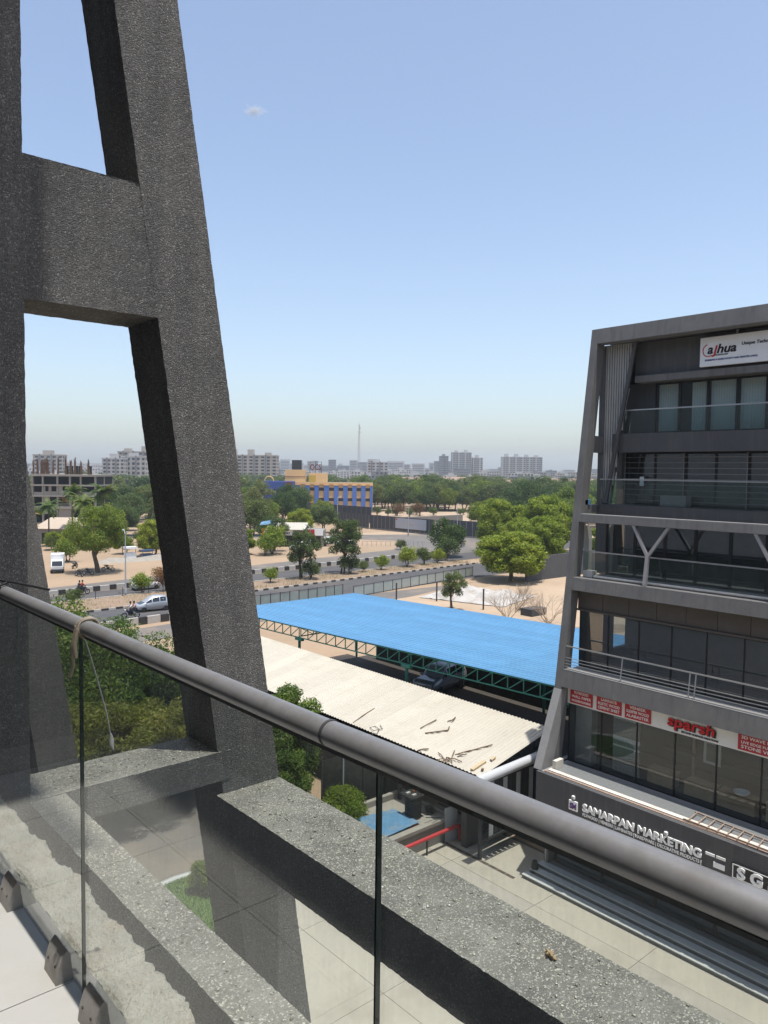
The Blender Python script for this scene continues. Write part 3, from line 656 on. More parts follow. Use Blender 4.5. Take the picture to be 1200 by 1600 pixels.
b = MB(); pr = [(0, 0), (.22, .0), (.22, .12)]+[(.22-.45*(1-math.cos(t)), .12+.45*math.sin(t)) for t in (.5, .9, 1.2)]+[(-.12, .5), (-.05, .3)]
b.prism([(25.2+p, 12.6+q) for p, q in pr], lambda p, q, a: (p, a, q), 16.88, 17.08); b.build('corbel', 'rb_fin', RB)
# glazed second floor with soffit panels and a bar railing
y = 16.88
while y > 0:
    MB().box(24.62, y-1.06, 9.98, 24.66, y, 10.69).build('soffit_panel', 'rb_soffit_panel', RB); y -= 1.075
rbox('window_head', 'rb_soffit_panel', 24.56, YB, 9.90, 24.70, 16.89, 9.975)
y = 16.86
while y > 4: window(24.72, y-1.24, y, 7.75, 9.90, 'rb_glass_dark', None, .02); y -= 1.24
RR = MB(); z_ = 8.61; RR.bar((xs(z_)+.05, YB, z_), (xs(z_)+.05, 17.05, z_), .045, .045); RR = RR.build('bar_railing', 'rb_alu', RB)
for z_ in (7.86, 7.97, 8.08, 8.19): MB().bar((xs(z_)+.05, YB, z_), (xs(z_)+.05, 17.05, z_), .022).build('rail_bar', 'rb_alu', RR)
for y in (17.03, 14.53, 12.04, 11.84, 9.4, 7.0): MB().bar((xs(7.74)+.05, y, 7.74), (xs(8.61)+.05, y, 8.61), .035, up=(1, 0, 0)).build('rail_post', 'rb_alu', RR)
rbox('ledge_strip', 'rb_ledge_grey', xs(7.7)+.0, YB, 7.745, xs(7.7)+.36, 16.89, 7.765)
# shop floor: glass front, ledge, interior with counters
y = 16.86; k = 0
while y > 4: window(24.16, y-1.42, y, 4.22, 6.42, 'rb_glass', None, .022); y -= 1.42; k += 1
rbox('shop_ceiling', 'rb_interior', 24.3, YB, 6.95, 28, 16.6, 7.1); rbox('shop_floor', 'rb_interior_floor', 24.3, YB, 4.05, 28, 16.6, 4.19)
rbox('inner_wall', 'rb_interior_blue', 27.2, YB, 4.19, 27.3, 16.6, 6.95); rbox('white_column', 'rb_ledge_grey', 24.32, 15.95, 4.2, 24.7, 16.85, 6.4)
for k in range(26):                           # stacked stone veneer panel in the window
    MB().box(24.42, 14.05, 4.3+k*.078, 24.47+.03*rnd.random(), 15.1, 4.3+k*.078+.066).build('veneer_strip', rnd.choice(['rb_granite', 'rb_granite_light', 'rb_granite']), RB)
rbox('shelf', 'rb_interior', 25.4, 9, 5.3, 25.8, 13.6, 5.34); rbox('door_frame', 'rb_rust', 25.6, 12.6, 4.2, 25.66, 12.7, 6.6)
rbox('picture_frame', 'rb_granite_light', 25.3, 11.55, 5.25, 25.34, 12.15, 6.05); rbox('picture', 'rb_interior', 25.29, 11.65, 5.35, 25.30, 12.05, 5.95)
rbox('ledge', 'rb_ledge_grey', 22.58, YB, 4.02, 24.18, 16.88, 4.20); rbox('ledge_tray', 'rb_granite', 23.0, YB, 4.202, 23.95, 16.7, 4.225)
rbox('ledge_lip', 'rb_ledge_white', 22.72, YB, 4.203, 22.92, 16.7, 4.26); rbox('ledge_edge', 'rb_rust', 22.60, YB, 4.203, 22.70, 16.75, 4.235)
rbox('lip_end', 'rb_ledge_white', 22.95, 16.5, 4.23, 23.4, 16.66, 4.55)
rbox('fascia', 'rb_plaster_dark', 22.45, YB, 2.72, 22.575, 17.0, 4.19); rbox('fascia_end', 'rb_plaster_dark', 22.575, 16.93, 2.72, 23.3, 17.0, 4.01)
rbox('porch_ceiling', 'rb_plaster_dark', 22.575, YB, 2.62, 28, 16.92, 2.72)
y = 16.9
while y > -2: window(23.55, y-2.05, y, .46, 2.62, 'rb_glass_dark', None, .04); y -= 2.05
rbox('porch_post', 'rb_steel', 23.2, 17.02, .02, 23.3, 17.1, 2.62)
for k, (xa, z1) in enumerate(((22.30, .16), (22.62, .31), (22.94, .46))):
    s = rbox('step', 'rb_granite', xa+.03, YB, 0.02, 24.2, 17.45-.12*k, z1-.02); rbox('step_nosing', 'rb_granite_light', xa, YB, z1-.02+.001, xa+.32, 17.46-.12*k, z1+.012, parent=s)
for z0_, z1_, x0_ in ((4.22, 6.95, 24.25), (11.2, 13.3, 26.1)): rbox('far_end_wall', 'rb_plaster_dark', x0_, 16.64, z0_, 28.0, 16.88, z1_)
rbox('far_end_wall', 'rb_plaster_dark', 24.80, 16.64, 7.75, 26.72, 16.88, 10.7); rbox('far_end_wall', 'rb_plaster_dark', 26.72, 16.64, 7.75, 28.0, 16.88, 8.12); rbox('far_end_wall', 'rb_plaster_dark', 26.72, 16.64, 9.45, 28.0, 16.88, 10.7)
# goods on the shop window side (things of their own)
cg = 'wooden counters behind the shop window'
for k, (y, w, h) in enumerate(((13.4, .95, .5), (12.0, 1.0, .48), (10.75, 1.2, .5), (9.05, 1.5, .62))):
    t_ = thing('display_counter', ['small wooden counter beside the stone panel in the shop window', 'wooden counter under the framed picture in the shop window', 'wooden counter holding a white basin in the shop window', 'long wooden counter with upright white samples in the shop window'][k], 'counter', (24.9, y, 4.19), group=cg)
    MB().box(24.7, y-w/2, 4.2, 25.2, y+w/2, 4.2+h-.03).build('carcass', 'rb_wood', t_); MB().box(24.67, y-w/2-.02, 4.2+h-.03, 25.22, y+w/2+.02, 4.2+h).build('top', 'rb_wood', t_)
    if k == 2:
        q = thing('basin', 'white round basin standing on a counter in the shop window', 'basin', (24.9, y-.1, 4.7)); MB().lathe([(.08, 0), (.2, .06), (.26, .13), (.24, .13), (.15, .05)], (24.9, y-.1, 4.702), 18).build('bowl', 'letter_white', q)
    if k == 3:
        for j in range(3):
            tag(MB().hexa([(24.78, y-.5+j*.42, 4.822), (24.80, y-.5+j*.42, 4.822), (24.80, y-.18+j*.42, 4.822), (24.78, y-.18+j*.42, 4.822), (24.92, y-.5+j*.42, 5.45), (24.94, y-.5+j*.42, 5.45), (24.94, y-.18+j*.42, 5.45), (24.92, y-.18+j*.42, 5.45)]).build('sample_board', 'letter_white'), ['white sample board nearest the window edge on the long counter', 'middle white sample board on the long counter', 'white sample board at the far end of the long counter'][j], 'sample board', 'white sample boards on the counter')
# ladder lying on the ledge
LD = thing('ladder', 'rusty steel ladder lying flat on the shop ledge', 'ladder', (23, 10, 4.27))
for dx0, dx1 in ((22.66, 22.72), (23.42, 23.05)):
    MB().bar((dx0 if dx0 < 23 else 23.42, 11.45, 4.30), (22.55 if dx0 < 23 else 23.02, 7.4, 4.31), .035, .05).build('side_rail', 'rb_rust', LD)
for k in range(13):
    f = k/13.; y = 11.3-4*f
    MB().bar((22.66-.11*(11.45-y)/4.05, y, 4.305), (23.42-.40*(11.45-y)/4.05, y+.08, 4.305), .028).build('rung', 'rb_rust', LD)
# ------------------------------------------------------------------ signs
def sign(nm, label, x, y1, y0, z0, z1, mat, th=.06):
    s = thing(nm, label, 'sign', (x, (y0+y1)/2, z0)); MB().box(x, y0, z0, x+th, y1, z1).build('panel', mat, s, bevel=.008); return s
S1 = sign('sign_board', 'large white company sign with a red and black logo on the parapet', 26.26, 13.24, 7.6, 18.86, 19.86, 'sign_white', .14)
SX = 26.255
text_part('lettering', 'a', .44, 'letter_black', (SX, 12.98, 19.29), S1, .012, .25)
text_part('lettering', 'J', .40, 'letter_red', (SX, 12.76, 19.27), S1, .012, .25); text_part('lettering', 'hua', .42, 'letter_black', (SX, 12.64, 19.29), S1, .012, .25, width=.68)
arc = [(SX-.006, 12.93+.20*math.sin(t), 19.40+.21*math.cos(t)) for t in [(.25+q*.29) for q in range(13)]]
MB().tube(arc, .014, 6).build('logo_swoosh', 'letter_red', S1)
text_part('lettering', 'TECHNOLOGY', .07, 'letter_black', (SX, 12.72, 19.20), S1, .002, .2); text_part('lettering', 'Unique Technocom', .155, 'letter_black', (SX, 11.80, 19.47), S1, .003, .15)
text_part('lettering', 'ENABLING A SAFER SOCIETY AND SMARTER LIVING', .085, 'letter_blue', (SX, 13.05, 19.04), S1, .002, .1, width=1.8)
b = MB(); b.box(26.4, YB, 19.86, 26.5, 13.2, 19.9).box(26.42, 12.0, 19.86, 26.46, 12.06, 20.1); b.build('bracket', 'rb_steel', S1)
S2 = sign('sign_board', 'long cream shop sign with a red and black shop name', 24.10, 16.88, 4.0, 6.43, 7.04, 'sign_cream', .05)
text_part('lettering', 'sparsh', .50, 'letter_black', (24.07, 12.82, 6.64), S2, .022, .08, width=1.66)
text_part('lettering', 'sparsh', .50, 'letter_red', (24.055, 12.84, 6.66), S2, .010, .08, width=1.62)
text_part('lettering', 'BEYOND SURFACE CREATIONS', .085, 'letter_black', (24.085, 12.35, 6.50), S2, .002, .1, width=1.25)
red_panels = [((16.74, 15.77), ('PLYWOOD', 'WALL PAPER', 'WOODEN FLOORING')), ((15.60, 14.58), ('LAMINATE', 'RUSTIC WOOD', 'CEMENT SHEET')), ((14.45, 13.45), ('VENEER', 'SLEEPER WOOD', 'ALABASTER')), ((10.47, 8.9), ('3D WAVE BOARD', 'LIVE EDGE FURNITURE', 'STONE VENEER'))]
for (ya, yb), rows in red_panels:
    p = sign('sign_board', 'red sign panel with white lettering reading '+rows[0].lower()+', '+rows[1].lower()+', '+rows[2].lower(), 24.065, ya, yb, 6.49, 6.99, 'sign_red', .025)
    for k, r_ in enumerate(rows):
        w = (ya-yb)*(.62 if len(r_) < 9 else .86); sz = .145
        text_part('lettering', r_, sz if len(r_) < 14 else .12, 'letter_white', (24.06, (ya+yb)/2+w/2, 6.86-.15*k), p, .001, 0, .01, width=w)
S3 = thing('fascia_sign', 'raised white shop name lettering with a square logo on the dark fascia', 'sign', (22.4, 13, 3.2))
text_part('lettering', 'SAMARPAN MARKETING', .36, 'letter_white', (22.43, 14.98, 3.40), S3, .014, 0, .05, width=4.25)
text_part('lettering', 'PLYWOOD | VENEERS | LAMINATES | HARDWARE | DECORATIVE PRODUCTS |', .15, 'letter_white', (22.44, 14.98, 3.22), S3, .004, 0, .02, width=4.25)
q = MB().box(22.40, 15.18, 3.28, 22.445, 15.53, 3.62).build('logo_plate', 'letter_white', S3)
text_part('logo_mark', 'SM', .26, 'letter_purple', (22.39, 15.49, 3.35), S3, .012, 0, .012, width=.27)
S4 = sign('sign_board', 'black shop board with a white outline and large white letters', 22.41, 9.80, 7.2, 3.18, 3.66, 'sign_black', .035)
b = MB(); b.box(22.40, 9.74, 3.21, 22.409, 9.77, 3.63).box(22.40, 7.2, 3.21, 22.409, 9.739, 3.235).box(22.40, 7.2, 3.61, 22.409, 9.739, 3.635); b.build('outline', 'letter_white', S4)
text_part('lettering', 'S G S', .46, 'letter_white', (22.39, 9.62, 3.26), S4, .02, 0, .04, xs=1.1)
for k, (y, z, w, m) in enumerate(((10.6, 3.66, .28, 'letter_white'), (10.27, 3.66, .28, 'sign_cream'), (10.35, 3.44, .34, 'letter_white'))):
    tag(MB().box(22.42, y-w, z-.08 if k < 2 else z-.16, 22.448, y, z).build('notice_plate', m), ['white notice plate on the fascia after the shop name', 'cream notice plate on the fascia left of the black board', 'larger white notice plate below the other two on the fascia'][k], 'plate')
for k, y in enumerate((15.35, 11.88)):
    l = thing('spotlight', ['small white spotlight above the square logo', 'small white spotlight above the middle of the shop name'][k], 'spotlight', (22.4, y, 3.72))
    MB().box(22.37, y-.05, 3.70, 22.448, y+.05, 3.80).build('housing', 'letter_white', l); MB().box(22.362, y-.035, 3.71, 22.369, y+.035, 3.78).build('lens', 'grey_panel', l)
tag(MB().hexa([(24.95, 16.9, 13.885), (25.3, 16.9, 13.885), (25.35, 17.15, 13.885), (25.0, 17.2, 13.885), (24.95, 16.9, 14.06), (25.3, 16.9, 14.09), (25.35, 17.15, 14.08), (25.0, 17.2, 14.05)]).build('blue_tarpaulin', 'roof_blue'), 'folded light blue sheet lying on the tie block beside the leaning leg', 'tarpaulin')
tag(MB().tube([(22.75, 17.2, .05), (22.75, 17.2, .5), (22.75, 17.2, .62)], [.13, .13, .09], 14).build('waste_bin', 'tank_black'), 'small black bin standing beside the steps end', 'bin')

# ------------------------------------------------------------------ blue roofed parking shed
def zr(y): return 5.14+(48-y)*.029
BS = thing('parking_shed', 'open parking shed with a bright blue ribbed roof on green trusses', 'shed', (33, 30, 0))
def ribbed(x0, x1, y0, y1, zf, rib, rh, along='y', lift=0.):
    """a profiled sheet: flat pans and raised ribs, with a little thickness"""
    u0, u1 = (x0, x1) if along == 'y' else (y0, y1); n = int(round((u1-u0)/rib)); us = []
    for k in range(n):
        c = u0+(k+.5)*rib; us += [(c-.065, 0), (c-.03, rh), (c+.03, rh), (c+.065, 0)]
    us = [(u0, 0)]+us+[(u1, 0)]; b = MB(); nn = len(us); vs = []
    for w in ((y0, y1) if along == 'y' else (x0, x1)):
        for (u, h) in us:
            x, y = (u, w) if along == 'y' else (w, u); vs.append((x, y, zf(x, y)+h+lift))
    vs2 = [(x, y, z-.012) for x, y, z in vs]
    b.add(vs, [(i, i+1, nn+i+1, nn+i) if along == 'y' else (i+1, i, nn+i, nn+i+1) for i in range(nn-1)])
    b.add(vs2, [(i+1, i, nn+i, nn+i+1) if along == 'y' else (i, i+1, nn+i+1, nn+i) for i in range(nn-1)])
    b.add(vs[:nn]+vs2[:nn], [(i, nn+i, nn+i+1, i+1) for i in range(nn-1)]); b.add(vs[nn:]+vs2[nn:], [(i, i+1, nn+i+1, nn+i) for i in range(nn-1)])
    return b
RFB = MB().box(26.98, 12, 5.0, 26.99, 12.1, 5.01)
for k in range(12):
    for j, (ya, yb) in enumerate(((11, 23.6), (23.45, 36.0), (35.85, 48.0))):
        ribbed(27+k*1.0, 28+k*1.0, ya, yb, lambda x, y: zr(y), .333, .030, 'y', .006*(j % 2)+.003*(k % 2)).build('roof_sheet', 'roof_blue', BS)
def truss(root, p, q, dep, bays, mat='steel_green', w=.055):
    p = Vector(p); q = Vector(q); d = (q-p)/bays; dn = Vector((0, 0, -dep)); b = MB()
    t_ = MB().bar(p, q, w, w).bar(p+dn, q+dn, w, w).build('truss', mat, root)
    for i in range(bays+1):
        MB().bar(p+d*i, p+d*i+dn, w*.8, w*.8, up=(1, 0, 0)).build('web_bar', mat, t_)
        if i < bays: MB().bar(p+d*i, p+d*(i+1)+dn, w*.7, w*.7).build('web_bar', mat, t_)
truss(BS, (27.06, 11.2, zr(11.2)-.06), (27.06, 47.9, zr(47.9)-.06), .62, 40)
truss(BS, (38.94, 11.2, zr(11.2)-.06), (38.94, 47.9, zr(47.9)-.06), .62, 20)
for y in (19.3, 29.0, 38.75, 47.6):
    for x in (27.1, 38.9):
        c = MB().tube([(x, y, 0), (x, y, zr(y)-.7)], .09, 10).build('post', 'steel_green', BS)
        MB().box(x-.11, y-.34, zr(y)-.86, x+.11, y+.34, zr(y)-.70).build('post_head', 'steel_green', BS)
    truss(BS, (27.2, y, zr(y)-.12), (38.8, y, zr(y)-.12), .5, 12)
for k in range(9):
    x = 27.6+k*1.4; MB().bar((x, 11.2, zr(11.2)-.05), (x, 47.9, zr(47.9)-.05), .05, .07).build('purlin', 'dark_steel', BS)
sheet('shed_floor', [(26.6, 11), (40, 11), (40, 47.5), (26.6, 47.5)], .012, 'shade_darkened_floor', 'compacted floor under the blue shed, coloured darker for shade')
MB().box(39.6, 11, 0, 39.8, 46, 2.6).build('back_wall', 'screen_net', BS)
# ------------------------------------------------------------------ white roofed shed in front of it
WS = thing('white_shed', 'low shed with a cream white profiled roof littered with twigs', 'shed', (24, 30, 0))
def zw(x, y=0): return 3.5+(x-22.4)*.212
for k in range(25):
    ribbed(21.9, 26.35, 19.2+k*1.0, 20.2+k*1.0, lambda x, y: zw(x), .2, .028, 'x', .003*(k % 2)).build('roof_sheet', 'roof_white', WS)
for y in (19.35, 24, 29, 34, 39, 43.8):
    truss(WS, (22.0, y, zw(22.0)-.05), (26.2, y, zw(26.2)-.05), .45, 5, 'dark_steel', .06)
    for x in (22.1, 26.15): MB().bar((x, y, 0), (x, y, zw(x)-.1), .12).build('post', 'dark_steel', WS)
MB().box(22.0, 24.6, 0, 22.1, 44, 2.9).build('side_sheet', 'screen_net', WS); MB().box(26.25, 20, 0, 26.3, 44, 2.4).build('side_sheet', 'dark_steel', WS)
tw = 'twigs lying on the white roof'
def zt(x): return zw(x)+.045
def twig(pts, r, label, mat='twig', nm='twig', cat='twig'):
    tag(MB().tube([(x, y, zt(x)+h) for x, y, h in pts], r, 5).build(nm, mat), label, cat, tw)
twig([(21.99, 27.1, 0), (22.7, 27.25, .01), (23.5, 27.35, 0)], .02, 'long straight brown stick, farthest on the white roof')
twig([(21.6, 25.6, 0), (21.9, 25.3, .02), (22.2, 25.5, .03), (22.3, 25.9, .02), (22.05, 26.0, .03), (21.95, 25.6, .04), (22.3, 25.4, .03), (22.5, 25.8, .02)], .014, 'loop of thin wire on the white roof', 'dark_steel', 'wire_loop', 'wire')
twig([(23.3, 24.0, 0), (23.8, 23.9, .05), (24.2, 23.9, .03)], .025, 'crooked twig on the white roof, uppermost of the trio')
twig([(23.1, 23.5, 0), (23.4, 23.1, .04), (23.8, 22.8, .02), (24.0, 22.9, .06)], .03, 'bent twig on the white roof, middle of the trio')
twig([(24.4, 23.4, 0), (24.5, 23.2, .07), (24.8, 23.3, .04)], .028, 'short forked twig on the white roof, right of the trio')
twig([(21.9, 22.7, 0), (22.05, 22.5, .05), (22.2, 22.35, .03)], .03, 'short dark stick lying alone near the eave')
b = MB()
for k in range(9):
    x, y = 22.0+.5*rnd.random(), 20.9+.6*rnd.random(); a = rnd.random()*6.28; L = .3+.4*rnd.random()
    b.tube([(x, y, zt(x)), (x+L*.5*math.cos(a), y+L*.5*math.sin(a), zt(x)+.08), (x+L*math.cos(a), y+L*math.sin(a), zt(x+L*math.cos(a))+.03)], .022, 5)
tag(b.build('twig_bundle', 'twig'), 'tangled bundle of dark twigs near the white roof corner', 'twigs')
twig([(22.9, 20.9, 0), (23.4, 20.6, .03), (23.9, 20.35, .02)], .025, 'thin straight twig right of the tangled bundle')
tag(MB().bar((22.0, 19.75, zt(22)+.03), (22.75, 19.75, zt(22.75)+.03), .16, .06).build('plank', 'plank'), 'short pale wooden plank near the white roof corner', 'plank')
tag(MB().bar((22.95, 19.6, zt(22.95)+.03), (23.2, 19.62, zt(23.2)+.03), .12, .06).build('plank', 'plank'), 'small wood offcut beside the plank at the roof corner', 'plank')
tag(MB().bar((22.2, 19.4, zt(22.2)+.03), (22.3, 19.45, zt(22.3)+.03), .09, .06).build('plank', 'twig'), 'tiny dark wood chip below the plank at the roof corner', 'plank')
# gate with a white round head beside the leaning building
GT = thing('entrance_gate', 'dark louvred gate under a thick white tube at the courtyard corner', 'gate', (23.5, 19, 0))
MB().tube([(21.5, 19.0, 3.40), (22.5, 19.0, 3.42), (25.2, 19.0, 3.48)], .19, 18).build('head_tube', 'white_metal', GT)
for k in range(10): MB().box(22.3+k*.27, 19.05, 1.0, 22.52+k*.27, 19.09, 3.15).build('louvre', 'dark_steel' if k % 3 else 'grey_panel', GT)
MB().box(22.2, 19.0, .9, 25.1, 19.04, 1.0).build('bottom_rail', 'dark_steel', GT); MB().box(22.2, 19.0, 3.15, 25.1, 19.04, 3.22).build('top_rail', 'dark_steel', GT)
tag(MB().box(22.35, 20.3, 0, 23.05, 20.6, 2.9).build('gate_pillar', 'pillar_grey', bevel=.02), 'dark grey gate pillar beside the red pipe', 'pillar')
SL = thing('slatted_screen', 'low screen of dark horizontal slats behind the gate pillar', 'screen', (24.3, 20.6, 0))
for k in range(5): MB().box(23.06, 20.55, .12+k*.14, 26, 20.6, .22+k*.14).build('slat', 'dark_steel', SL)
for k in range(4): MB().box(23.08+k*.75, 20.57, .9, 23.8+k*.75, 20.62, 2.4).build('panel', 'grey_panel', SL)
tag(MB().box(23.06, 20.2, 0.02, 26, 20.5, .12).build('low_kerb', 'room_roof'), 'pale concrete kerb below the slatted screen', 'kerb')
# low pump room with tank, pipe and sheets
PR = thing('pump_room', 'low concrete pump room with a parapet beyond the courtyard', 'building', (21, 22.7, 0))
MB().box(18.9, 21.3, 0, 22.55, 24.3, .82).build('wall', 'room_wall', PR); MB().box(18.92, 21.32, .82, 22.53, 24.28, .86).build('roof', 'room_roof', PR)
MB().box(18.85, 21.25, .82, 22.6, 21.42, .96).build('parapet', 'room_roof', PR); MB().box(18.85, 24.15, .82, 22.6, 24.35, 1.12).build('parapet', 'room_roof', PR); MB().box(22.42, 21.43, .82, 22.6, 24.14, .98).build('parapet', 'room_roof', PR)
WT = thing('water_tank', 'black ribbed plastic water tank on the pump room roof', 'water tank', (21.4, 22.4, .86))
pf = [(.33, 0)]
for k in range(7): pf += [(.33, .04+k*.11), (.35, .06+k*.11), (.35, .10+k*.11), (.33, .12+k*.11)]
MB().lathe(pf+[(.33, .86), (.30, .92)], (21.4, 22.4, .865), 22).build('body', 'tank_black', WT)
MB().hexa([(20.98, 22.02, 1.79), (21.8, 21.98, 1.79), (21.84, 22.8, 1.80), (21.0, 22.82, 1.80), (20.98, 22.02, 1.83), (21.8, 21.98, 1.83), (21.84, 22.8, 1.84), (21.0, 22.82, 1.84)]).build('cover_slab', 'tank_black', WT)
MB().tube([(21.83, 22.5, .87), (21.83, 22.5, 2.0)], .03, 8).build('overflow_pipe', 'grey_panel', WT)
for k, (x, y, m, lb) in enumerate(((21.2, 22.5, 'kerb_white', 'white brick on top of the black tank, left'), (21.25, 22.2, 'kerb_white', 'white block on top of the black tank, front'), (21.6, 22.5, 'brick_red', 'red brick on top of the black tank'))):
    tag(MB().box(x-.1, y-.05, 1.842, x+.1, y+.05, 1.91).build('loose_brick', m), lb, 'brick', 'bricks weighing down the tank cover')
for k, (x, y) in enumerate(((20.8, 23.2), (21.0, 23.0), (20.95, 21.8))):
    tag(MB().box(x-.11, y-.06, .862, x+.11, y+.06, .93).build('loose_brick', 'brick_red'), ['red brick left of the black tank, rear one', 'red brick left of the black tank, front one', 'single red brick on the pump room roof before the blue sheets'][k], 'brick', 'bricks on the pump room roof')
tag(MB().tube([(19.9, 22.9, .90), (21.0, 22.75, .90)], .04, 8).build('plastic_pipe', 'kerb_white'), 'pale plastic pipe lying on the pump room roof', 'pipe')
tag(MB().tube([(21.75, 22.0, .9), (22.2, 21.6, .9)], .035, 8).build('plastic_pipe', 'kerb_white'), 'short pale pipe lying right of the black tank', 'pipe')
hb = MB()
for k in range(10):
    c = Vector((22.1+.25*rnd.random(), 22.1+.3*rnd.random(), .90+.02*k)); hb.tube([c+Vector((.14*math.cos(t), .14*math.sin(t), .02*math.sin(3*t))) for t in [q*.7 for q in range(10)]], .016, 5)
tag(hb.build('hose_coil', 'black_rubber'), 'tangled black hose right of the water tank', 'hose')
for k in range(5):
    tag(ribbed(19.0+k*.42, 19.46+k*.42, 21.7, 23.7-.1*k, lambda x, y: .90+.01*k, .105, .02, 'y', .004*k).build('roofing_sheet', 'sheet_blue_pale'), ['leftmost', 'second from left', 'middle', 'second from right', 'rightmost'][k]+' faded blue corrugated sheet on the pump room roof', 'roofing sheet', 'faded blue sheets on the pump room')
RP = thing('fire_pipe', 'red painted pipe running along the pump room wall', 'pipe', (21, 20.9, 0))
MB().tube([(19.2, 20.9, .70), (22.45, 20.9, .70), (22.6, 20.9, .66), (22.64, 20.9, .55), (22.64, 20.9, .05)], .075, 12).build('pipe_run', 'pipe_red', RP)
for x in (20.75, 19.6): MB().box(x-.02, 20.87, .02, x+.02, 20.93, .63).build('support', 'dark_steel', RP)
tag(MB().hexa([(22.05, 21.15, .03), (22.75, 21.1, .03), (22.75, 21.14, .03), (22.05, 21.19, .03), (22.05, 21.2, 1.42), (22.75, 21.15, 1.42), (22.75, 21.19, 1.42), (22.05, 21.24, 1.42)]).build('door_leaf', 'grey_panel', bevel=.01), 'grey metal door leaf leaning on the pump room', 'door')
NS = thing('net_screen', 'dark shade net screen behind the pump room', 'screen', (22, 25, 0))
for k in range(5):
    x0 = 18.6+k*1.12
    MB().box(x0+.03, 24.98, .0, x0+1.09, 25.0, 3.1).build('net_panel', 'screen_net', NS); MB().tube([(x0, 24.93, 0), (x0, 24.93, 3.3)], .035, 8).build('post', 'grey_panel' if k == 1 else 'dark_steel', NS)
# ------------------------------------------------------------------ roadside fences
def panel_fence(nm, label, pts, h, n, mat, frame):
    r = thing(nm, label, 'fence', (pts[0][0], pts[0][1], 0)); p = Vector((*pts[0], 0)); q = Vector((*pts[1], 0)); d = (q-p)/n; up = Vector((0, 0, h)); nrm = Vector((-d.y, d.x, 0)).normalized()*.02
    for i in range(n+1): MB().bar(p+d*i, p+d*i+up*1.03, .07, .07, up=(1, 0, 0)).build('post', frame, r)
    for i in range(n):
        a, c = p+d*i+d.normalized()*.05, p+d*(i+1)-d.normalized()*.05; z0 = Vector((0, 0, .12)); z1 = up*(.94+.05*rnd.random())
        sg = Vector((0, 0, -.08*rnd.random())); MB().hexa([a+z0, c+z0, c+z0+nrm, a+z0+nrm, a+z1, c+z1+sg, c+z1+sg+nrm, a+z1+nrm]).build('panel', mat, r)
    MB().bar(p+up, q+up, .05, .05).build('top_rail', frame, r); MB().bar(p+Vector((0, 0, .1)), q+Vector((0, 0, .1)), .05, .05).build('bottom_rail', frame, r)
worn('mesh_green', (.22, .27, .27), .2, 1., .8); worn('mesh_pale', (.36, .39, .36), .2, .6, .8)
panel_fence('mesh_fence', 'grey green mesh fence behind the left end of the blue roof', [(34, 65.6), (52.6, 66.9)], 2.35, 15, 'mesh_green', 'dark_steel')
panel_fence('sheet_fence', 'pale sheet fence on dark posts along the road, right of the mesh fence', [(57.0, 70.4), (82.5, 74.6)], 1.35, 14, 'mesh_pale', 'dark_steel')
for k, (x, y) in enumerate(((58.5, 64.5), (63.0, 62.5), (63.2, 55.5))):
    tag(MB().tube([(x, y, 0), (x, y, 2.3)], .09, 8).build('yard_post', 'dark_steel'), ['black post behind the roof, nearest the sheet fence', 'black post standing alone on the paved strip', 'black post beside the white tarpaulin'][k], 'post', 'short black posts behind the blue shed')
tag(MB().box(84, 66.0, 0, 130, 66.3, 3.4).build('boundary_wall', 'rb_plaster_dark'), 'dark boundary wall under the big bright green tree', 'wall')
# crumpled white tarpaulin over a stack
nx, ny = 46, 34; X, Y = np.meshgrid(np.linspace(0, 1, nx), np.linspace(0, 1, ny), indexing='ij')
Z = .55*np.clip(np.sin(X*3.14), 0, 1)**.4*np.clip(np.sin(Y*3.14), 0, 1)**.4
for k in range(60):
    a = rng.random(2)*30-15; Z = Z+.045*np.sin(X*a[0]*2+Y*a[1]*2+rng.random()*6.3)*(Z > .2)
P = np.stack([66+X*9+Y*(-3.)+rng.normal(0, .05, X.shape), 55+Y*10.5+X*2.5+rng.normal(0, .09, X.shape), np.maximum(Z+rng.normal(0, .04, X.shape), .03)+.05], 2).reshape(-1, 3)
i = (np.arange(nx-1)[:, None]*ny+np.arange(ny-1)[None]).ravel()
worn('tarp_white', (.40, .385, .36), .15, 1., .7, stain=(.28, .22, .16), stain_amt=.7, stain_scale=.6)
tag(link('tarpaulin_heap', np_mesh('tarpaulin_heap', P, np.stack([i, i+ny, i+ny+1, i+1], 1), 'tarp_white')), 'crumpled white tarpaulin heap behind the blue shed', 'tarpaulin')
tag(MB().box(64, 49.5, 0, 66.5, 51, .75).build('stacked_pallet', 'dark_steel'), 'dark low stack at the near side of the white tarpaulin', 'stack')

